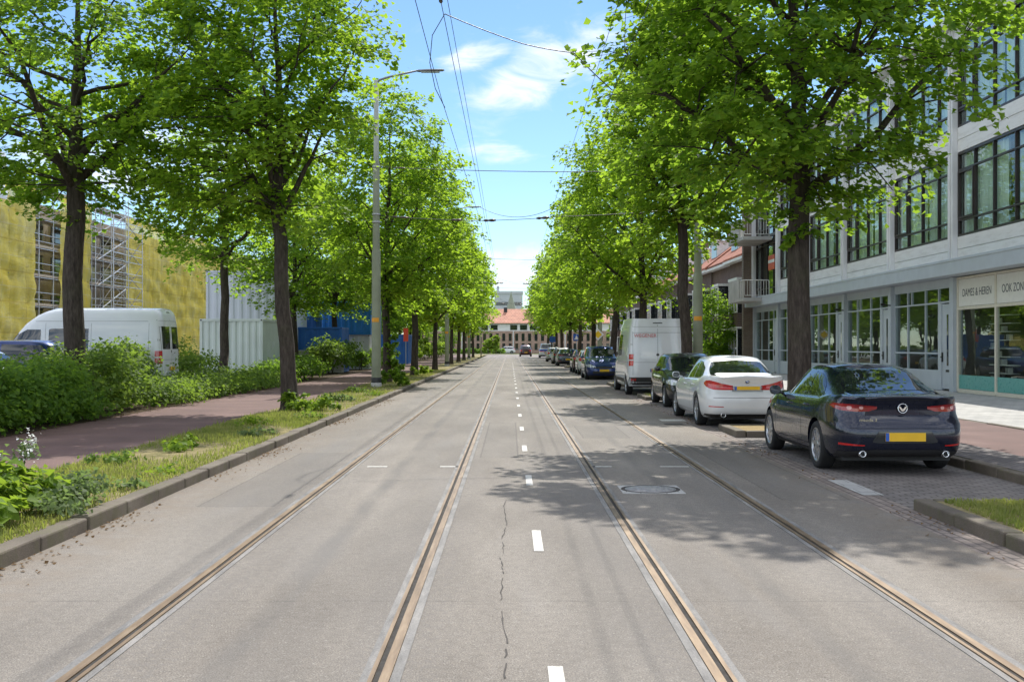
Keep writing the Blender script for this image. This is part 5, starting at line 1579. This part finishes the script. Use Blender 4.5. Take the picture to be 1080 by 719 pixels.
weed('grass_tuft', 'bright tuft of taller grass on the open verge', -4.95, 16.6, [(0, 0, .06, .3, .5, .08)], .06, 1200, M['weed'], 7)
weed('trunk_weed', 'small weeds round the foot of the verge tree after the ivy trunk', -4.8, 57.2, [(0, 0, .2, .5, .5, .3), (.4, .6, .2, .4, .5, .25)], .14, 220, M['weed'], 8)
for i, (x, y, s) in enumerate(((-4.3, 13.2, .7), (-5.4, 14.6, .9), (-4.5, 19.0, .8), (-5.2, 21.5, 1.1), (-4.35, 23.4, .8), (-4.9, 30.5, 1.2), (-4.4, 34.0, 1.0), (-5.3, 36.5, 1.1), (-4.25, 11.9, .5), (-5.5, 12.6, .8))):
    weed('weed_tuft', 'small scattered tuft of weeds on the open grass verge', x, y, [(0, 0, .05*s, .28*s, .34*s, .09*s), (.2*s, .3*s, .04*s, .2*s, .25*s, .07*s)], .045+.01*(i % 3), 900, (M['weed'], M['shrub'], M['greyweed'])[i % 3], 60+i, upright=.5, group='weed tufts on the verge')
weed('trunk_sprout', 'leafy sprouts on the thick trunk of the broad linden', 5.5, 20.65, [(-.2, -.1, 3.35, .2, .2, .3), (.1, -.25, 3.6, .2, .2, .25), (-.25, 0, 3.9, .22, .2, .3)], .1, 500, LB, 9, cat='sprout')

def scatter(seed, n, regions, patch=.9):
    rg = np.random.default_rng(seed); out = []
    A = [(r[1]-r[0])*(r[3]-r[2]) for r in regions]
    for r, a in zip(regions, A):
        k = int(n*a/sum(A)); p = np.stack([rg.uniform(r[0], r[1], k), rg.uniform(r[2], r[3], k)], 1)
        f = np.sin(p[:, 0]*3.1+1.7*np.sin(p[:, 1]*.9))+np.sin(p[:, 1]*1.37+p[:, 0])+np.sin(p[:, 1]*.53+2)*.7
        keep = rg.uniform(-1.6, 1.6, k)*patch < f+.35
        p = p[keep]; out.append(np.concatenate([p, np.full((len(p), 1), r[4])], 1))
    return np.concatenate(out)
pts = np.concatenate([scatter(1, 42000, [(-5.82, -4.02, 7, 26, .112)]), scatter(2, 22000, [(-5.82, -4.1, 26, 70, .112)], 1.2)])
V, Fc = blades(3, pts, .055, .006, .9)
tp = scatter(13, 4500, [(-5.8, -4.0, 7, 45, .112)], .35)
V2, F2 = blades(14, tp, .12, .0055, .7); Fc = np.concatenate([Fc, F2+len(V)]); V = np.concatenate([V, V2])
o = obj('verge_grass', np_mesh('verge_grass', V, Fc), M['grass']); tag(o, 'patchy yellowing grass on the verge', 'grass', None, 'stuff')
pts = np.concatenate([scatter(4, 9000, [(4.4, 6.2, 8.6, 11.1, .108)], 1.2), scatter(5, 2500, [(4.4, 6.2, 33.8, 35.7, .108), (4.4, 6.2, 45, 47, .108), (4.4, 6.2, 57, 60, .108)])])
V, Fc = blades(6, pts, .05, .006, .9)
o = obj('island_grass', np_mesh('island_grass', V, Fc), M['grass']); tag(o, 'short grass on the kerbed island', 'grass', None, 'stuff')
# dry litter lying along the kerbs
rg = np.random.default_rng(9)
n = 2600
side = rg.uniform(size=n) < .68
x = np.where(side, -3.87+np.abs(rg.normal(0, .16, n)), 4.17-np.abs(rg.normal(0, .2, n)))
y = rg.uniform(6.5, 34, n)
k = (np.sin(y*1.9)+np.sin(y*.77+1)+rg.normal(0, .7, n)) > .5
C = np.stack([x, y, np.full(n, .008)], 1)[k]; x2 = rg.uniform(-9.3, -8.6, 900); y2 = rg.uniform(14, 40, 900)
C = np.concatenate([C, np.stack([x2, y2, np.full(900, .118)], 1)])
V, Fc = leaf_quads(C, np.array([0, 0, 1.0])+rg.normal(0, .25, (len(C), 3)), .028, rg)
o = obj('leaf_litter', np_mesh('leaf_litter', V, Fc), M['litter']); tag(o, 'dry fallen leaves and grit along the kerbs', 'litter', None, 'stuff')

# ================================================================== vehicles
mz, mzb, bv = car('dark_sedan', 'dark navy sedan seen from behind, round winged badge on its boot', 'car', (5.13, 16.48, 0), 0, MZ, M['p_navy'])
def badge_ring(parent, y, z, rad, mat, inner=None):
    q = MB(); Mx = Matrix.Translation((0, y, z)) @ Matrix.Rotation(R(90), 4, 'X')
    q.lathe([(rad, 0), (rad, .012), (rad*.84, .012), (rad*.84, 0)], 28, 0, Mx)
    return q.build('badge', mat, parent)
hy = bv.ray_cast(Vector((0, -9, .875)), Vector((0, 1, 0)))[0].y
bd = badge_ring(mz, hy-.020, .875, .066, M['chrome'])
q = MB()
wing = [(-.056, .028), (-.03, .022), (0, -.012), (.03, .022), (.056, .028), (.04, -.002), (.018, -.032), (0, -.040), (-.018, -.032), (-.04, -.002)]
q.add([(x, hy-.034, .875+z) for x, z in wing], [(0, 1, 2, 9), (2, 7, 8, 9), (2, 3, 4, 5), (2, 5, 6, 7)]); q.build('emblem', M['chrome'], bd)
hy = bv.ray_cast(Vector((-.45, -9, .725)), Vector((0, 1, 0)))[0].y
text_obj('lettering', 'mazda 3', .055, M['chrome'], mz, (-.46, hy-.012, .725), (R(90), 0, R(-6)), 1.25)

bm_, bmb, bv = car('white_sedan', 'white sedan seen from behind with wide red tail lamps', 'car', (4.87, 24.75, 0), 0, BM, M['p_white'])
hy = bv.ray_cast(Vector((0, -9, .95)), Vector((0, 1, 0)))[0].y
q = MB(); Mx = Matrix.Translation((0, hy-.003, .955)) @ Matrix.Rotation(R(90), 4, 'X')
q.lathe([(.041, 0), (.041, .010), (.0005, .011)], 24, 0, Mx); bdg = q.build('badge', M['gbadge'], bm_)
q = MB()
for k, mt in ((0, 0), (1, 1), (2, 0), (3, 1)):
    vs = [(0, hy-.0155, .955)]
    for j in range(7):
        a = R(90*k+15*j); vs.append((math.cos(a)*.027, hy-.0155, .955+math.sin(a)*.027))
    q.add(vs, [tuple(range(8))[::-1]], mt)
q.build('roundel', [M['signblue'], M['white']], bdg)

hs = hatch_spec(4.0, 1.74, 1.48)
car('black_hatchback', 'glossy black hatchback facing the viewer behind the white sedan', 'car', (5.1, 31.3, 0), math.pi, hs, M['p_black'])

def van(name, label, loc, rz, side_win=True, group='parked vans', vh=2.75):
    S = van_spec(H=vh)
    h = S['L']/2; H = vh
    S.update(
        seams_ax=[([(-.004, .55, 2.4), (.004, .55, 2.4)], 'rear'), ([(-.84, .6, 2.35), (-.833, .6, 2.35)], 'rear'), ([(.833, .6, 2.35), (.84, .6, 2.35)], 'rear'),
                  ([(-.83, 2.12, 2.128), (.83, 2.12, 2.128)], 'rear'), ([(-.83, 1.12, 1.127), (.83, 1.12, 1.127)], 'rear'), ([(-.83, 2.32, 2.327), (.83, 2.32, 2.327)], 'rear')],
        seams=[[(h-2.35, .5, 2.25), (h-2.343, .5, 2.25)], [(h-3.75, .5, 2.25), (h-3.743, .5, 2.25)], [(h-1.25, .5, 1.6), (h-1.243, .5, 1.6)], [(-h+.45, 2.3, 2.308), (h-2.0, 2.3, 2.308)], [(-h+.3, 1.12, 1.128), (h-2.4, 1.12, 1.128)], [(-h+.42, .7, 2.25), (-h+.426, .7, 2.25)]],
        panels=[*lamp_pair('tail', .55, -h+.45, [(-62, 1.0, 1.18), (-33, 1.0, 1.18)]), *lamp_pair('tail', .55, -h+.45, [(-62, 1.22, 1.40), (-33, 1.22, 1.40)]),
                ('rear_bumper', 'black', [([(-.95, .36, .62), (.95, .36, .62)], 'rear')]),
                ('reflector', 'tail', [([(-.92, .50, .58), (-.7, .5, .58)], 'rear')]), ('reflector', 'tail', [([(.7, .50, .58), (.92, .5, .58)], 'rear')]),
                ('door_lock', 'black', [([(-.05, 1.36, 1.40), (0, 1.33, 1.43), (.05, 1.36, 1.40)], 'rear')]),
                ('brake_light', 'black', [([(-.16, H-.165, H-.135), (.16, H-.165, H-.135)], 'rear')]),
                ('sill_trim', 'black', [([(-h+1.5, .42, .55), (h-1.5, .42, .55)], 'left')]), ('sill_trim', 'black', [([(-h+1.5, .42, .55), (h-1.5, .42, .55)], 'right')]),
                ('hinge', 'galv', [([(-.9, 1.7, 1.76), (-.85, 1.7, 1.76)], 'rear'), ([(.85, 1.7, 1.76), (.9, 1.7, 1.76)], 'rear')])],
        sideglass=[[(h-2.2, 1.33, 2.05), (h-1.75, 1.33, 2.05), (h-1.45, 1.34, 1.9), (h-1.05, 1.36, 1.45)]]+([[(h-3.6, 1.36, 2.05), (h-3.5, 1.34, 2.08), (h-2.55, 1.34, 2.08), (h-2.45, 1.36, 2.05)]] if side_win else []),
        frontglass=[(-.8, 1.45, 1.9), (0, 1.4, 2.15), (.8, 1.45, 1.9)], plate_rear=.85, mirror=(.99, h-1.3, 1.45), mirmat=M['black'], mirs=1.5, spokes=6, style='single')
    return car(name, label, 'van', loc, rz, S, M['p_vanwhite'], group)
vn, vb, bv = van('white_van', 'tall white van seen from behind with red lettering on its doors', (4.98, 39.7, 0), 0, vh=2.6)
hy = bv.ray_cast(Vector((-.45, -9, 2.02)), Vector((0, 1, 0)))[0].y
text_obj('lettering', 'WEGENER', .17, M['vanred'], vn, (-.42, hy-.012, 2.02), (R(90-6), 0, 0), .95)
vn2, vb2, bv2 = van('white_van', 'white van parked sideways behind the hedge and stout trunk', (-13.6, 34.3, .13), R(90))
panel_obj('rear_window', M['carglass'], vn2, bv2, [([(-.78, 1.45, 2.15), (-.1, 1.45, 2.15)], 'rear'), ([(.1, 1.45, 2.15), (.78, 1.45, 2.15)], 'rear')])
panel_obj('side_window', M['carglass'], vn2, bv2, [([(-1.0+.3, 1.34, 2.08), (-.42, 1.34, 2.08)], 'left')])

car('blue_mpv', 'blue family car with yellow plate facing the viewer ahead of the white van', 'car', (4.62, 55.8, 0), math.pi, mpv_spec(), M['p_blue'])
car('white_hatchback', 'white hatchback mostly hidden behind the blue family car', 'car', (4.75, 64.3, 0), 0, hatch_spec(4.0, 1.72, 1.46), M['p_white'])
car('dark_red_hatchback', 'very dark red hatchback parked just past the white hatchback', 'car', (4.75, 69.6, 0), 0, hatch_spec(4.2, 1.75, 1.45), M['p_red'])
car('slate_sedan', 'slate grey sedan seen from behind between the far kerb islands', 'car', (4.75, 91.3, 0), 0, {**sedan_spec(4.5, 1.8, 1.42), **{k: MZ[k] for k in ('sideglass', 'rearglass', 'panels', 'mirror')}, 'plate_rear': .55, 'mirmat': M['p_grey']}, M['p_grey'])
car('black_hatchback', 'black hatchback parked beyond the slate grey sedan', 'car', (4.7, 100, 0), 0, hatch_spec(4.2, 1.75, 1.5), M['p_dark'])
car('silver_hatchback', 'silver hatchback farthest along the kerb before the pale blue glazed van', 'car', (4.6, 113, 0), 0, hatch_spec(4.1, 1.75, 1.5), M['p_silver'])
c_, _, b4 = car('pale_van', 'small white van with blue and red stripes at the far kerb', 'van', (4.9, 150, 0), 0, {**hatch_spec(4.6, 1.9, 1.95, 1.2, 1.05, .34)}, M['p_white'])
panel_obj('blue_stripe', M['signblue'], c_, b4, [([(-.9, .92, 1.15), (.9, .92, 1.15)], 'rear'), ([(-2.0, .92, 1.1), (2.0, .92, 1.1)], 'left')], off=.006)
panel_obj('red_stripe', M['red'], c_, b4, [([(-.9, .8, .9), (.9, .8, .9)], 'rear')], off=.007)
car('driving_suv', 'dark car driving away in the lane at the far end of the road', 'car', (2.33, 165, 0), 0, suv_spec(), M['p_red'], 'cars on the road')
car('white_hatchback', 'white hatchback crossing the far street before the brick building', 'car', (-1.0, 214, 0), R(90), hatch_spec(), M['p_white'], 'cars on the road')
car('blue_suv', 'dark blue tall car parked behind the hedge before the white van', 'car', (-14.55, 31.0, .13), R(90), suv_spec(), M['p_blue'], 'cars parked in the yard')
car('silver_hatchback', 'silver car half hidden by the dark hedge at the edge of the yard', 'car', (-14.35, 27.2, .13), R(90), hatch_spec(), M['p_silver'], 'cars parked in the yard')

# ================================================================== light, sky, camera
EL, AZ = R(50), R(12)     # sun ahead and to the right
w = bpy.data.worlds.new('World'); scene.world = w; w.use_nodes = True
nt = w.node_tree; nt.nodes.clear()
out = nt.nodes.new('ShaderNodeOutputWorld'); bg = nt.nodes.new('ShaderNodeBackground')
sky = nt.nodes.new('ShaderNodeTexSky'); sky.sky_type = 'NISHITA'; sky.sun_disc = False
sky.sun_elevation = EL; sky.sun_rotation = AZ; sky.air_density = 1.0; sky.dust_density = .1; sky.ozone_density = 2.0
def wm(op, a, b=0.0, clamp=False):
    m = nt.nodes.new('ShaderNodeMath'); m.operation = op; m.use_clamp = clamp
    for i, v in enumerate((a, b)):
        if hasattr(v, 'is_output'): nt.links.new(v, m.inputs[i])
        else: m.inputs[i].default_value = v
    return m.outputs[0]
tc = nt.nodes.new('ShaderNodeTexCoord')
mp = nt.nodes.new('ShaderNodeMapping'); mp.inputs['Scale'].default_value = (1, 1, 2.4); nt.links.new(tc.outputs['Generated'], mp.inputs['Vector'])
n1 = nt.nodes.new('ShaderNodeTexNoise'); n1.inputs['Scale'].default_value = 5.0; n1.inputs['Detail'].default_value = 8; n1.inputs['Roughness'].default_value = .58; nt.links.new(mp.outputs[0], n1.inputs['Vector'])
def blob(px, py, rx, ry, rot=0.0):
    """a cloud bank about one sky direction (angles)"""
    az, el = px, py
    d = Vector((math.sin(az)*math.cos(el), math.cos(az)*math.cos(el), math.sin(el)))
    ux = Vector((math.cos(az), -math.sin(az), 0)); uz = d.cross(ux)*-1
    if uz.z < 0: uz = -uz
    a = ux*math.cos(rot)+uz*math.sin(rot); b = -ux*math.sin(rot)+uz*math.cos(rot)
    def dot(v):
        q = nt.nodes.new('ShaderNodeVectorMath'); q.operation = 'DOT_PRODUCT'; nt.links.new(tc.outputs['Generated'], q.inputs[0]); q.inputs[1].default_value = v
        return q.outputs['Value']
    A = wm('DIVIDE', dot(a), rx); A = wm('SUBTRACT', A, a.dot(d)/rx)
    Bq = wm('SUBTRACT', wm('DIVIDE', dot(b), ry), b.dot(d)/ry)
    rr = wm('SQRT', wm('ADD', wm('MULTIPLY', A, A), wm('MULTIPLY', Bq, Bq)))
    f = wm('MULTIPLY', wm('SUBTRACT', 1.0, rr), wm('GREATER_THAN', dot(d), .5))
    return wm('MAXIMUM', f, 0.0)
bl = None
for args in ((R(1.5), R(13.9), .11, .045, R(28)), (R(-1.8), R(14.8), .05, .018, R(10)), (R(-.8), R(10.0), .05, .016, 0), (R(.5), R(4.0), .12, .03, 0), (R(-17), R(9), .2, .06, 0), (R(24), R(12), .2, .05, .2)):
    b_ = blob(*args); bl = b_ if bl is None else wm('MAXIMUM', bl, b_)
# broken white cloud added as unseen fill light overhead, behind and beside the view
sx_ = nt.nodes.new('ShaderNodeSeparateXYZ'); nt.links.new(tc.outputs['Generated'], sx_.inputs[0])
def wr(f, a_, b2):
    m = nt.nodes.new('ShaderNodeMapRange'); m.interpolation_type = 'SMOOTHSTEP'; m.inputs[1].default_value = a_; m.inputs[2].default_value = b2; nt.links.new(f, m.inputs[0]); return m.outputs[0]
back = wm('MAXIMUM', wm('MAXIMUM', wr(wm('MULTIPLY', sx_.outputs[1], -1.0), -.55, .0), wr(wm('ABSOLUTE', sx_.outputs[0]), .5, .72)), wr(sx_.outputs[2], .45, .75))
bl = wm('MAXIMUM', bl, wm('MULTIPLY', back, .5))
n2 = nt.nodes.new('ShaderNodeTexNoise'); n2.inputs['Scale'].default_value = 16.0; n2.inputs['Detail'].default_value = 9; n2.inputs['Roughness'].default_value = .6; n2.inputs['Distortion'].default_value = .6; nt.links.new(mp.outputs[0], n2.inputs['Vector'])
cm_ = nt.nodes.new('ShaderNodeMapRange'); cm_.interpolation_type = 'SMOOTHSTEP'; cm_.inputs[1].default_value = .20; cm_.inputs[2].default_value = .95
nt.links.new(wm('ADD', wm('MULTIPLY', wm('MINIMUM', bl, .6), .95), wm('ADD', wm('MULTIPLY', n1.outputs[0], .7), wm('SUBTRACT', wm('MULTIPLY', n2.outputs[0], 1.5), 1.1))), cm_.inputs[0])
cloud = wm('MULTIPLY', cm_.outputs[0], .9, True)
tint = nt.nodes.new('ShaderNodeMix'); tint.data_type = 'RGBA'; tint.blend_type = 'MULTIPLY'; tint.inputs[0].default_value = 1.0
nt.links.new(sky.outputs[0], tint.inputs[6]); tint.inputs[7].default_value = (.78, .93, 1.07, 1)
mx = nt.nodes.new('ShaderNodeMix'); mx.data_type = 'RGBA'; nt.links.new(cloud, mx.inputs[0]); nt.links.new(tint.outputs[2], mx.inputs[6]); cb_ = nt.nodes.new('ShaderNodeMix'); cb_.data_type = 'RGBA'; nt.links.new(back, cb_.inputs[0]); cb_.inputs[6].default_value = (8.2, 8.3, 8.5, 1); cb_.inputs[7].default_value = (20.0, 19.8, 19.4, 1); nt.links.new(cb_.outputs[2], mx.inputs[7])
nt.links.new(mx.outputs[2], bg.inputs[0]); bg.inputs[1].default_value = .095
nt.links.new(bg.outputs[0], out.inputs[0])

sl = bpy.data.lights.new('sun', 'SUN'); sl.energy = 3.4; sl.angle = R(.5); sl.color = (1, .955, .88)
so_ = bpy.data.objects.new('sun', sl); COL.objects.link(so_)
sd_ = Vector((math.sin(AZ)*math.cos(EL), math.cos(AZ)*math.cos(EL), math.sin(EL)))
so_.rotation_euler = sd_.to_track_quat('Z', 'Y').to_euler(); so_.location = (20, 0, 40)

cam = bpy.data.cameras.new('camera'); co = bpy.data.objects.new('camera', cam); COL.objects.link(co)
co.location = (0, 0, 1.70); co.rotation_euler = (R(90), 0, 0)
cam.sensor_width = 36; cam.lens = 1150/1080*36; cam.shift_y = 4.5/1080; cam.shift_x = 2.0/1080
cam.clip_start = .1; cam.clip_end = 4000
scene.camera = co
scene.view_settings.view_transform = 'Standard'; scene.view_settings.look = 'None'; scene.view_settings.exposure = .68; scene.view_settings.gamma = 1.0
scene.view_settings.use_curve_mapping = False
cy = scene.cycles
cy.max_bounces = 7; cy.diffuse_bounces = 3; cy.glossy_bounces = 3; cy.transmission_bounces = 4; cy.transparent_max_bounces = 10
cy.use_denoising = True; cy.caustics_reflective = False; cy.caustics_refractive = False
cy.sample_clamp_indirect = 6.0
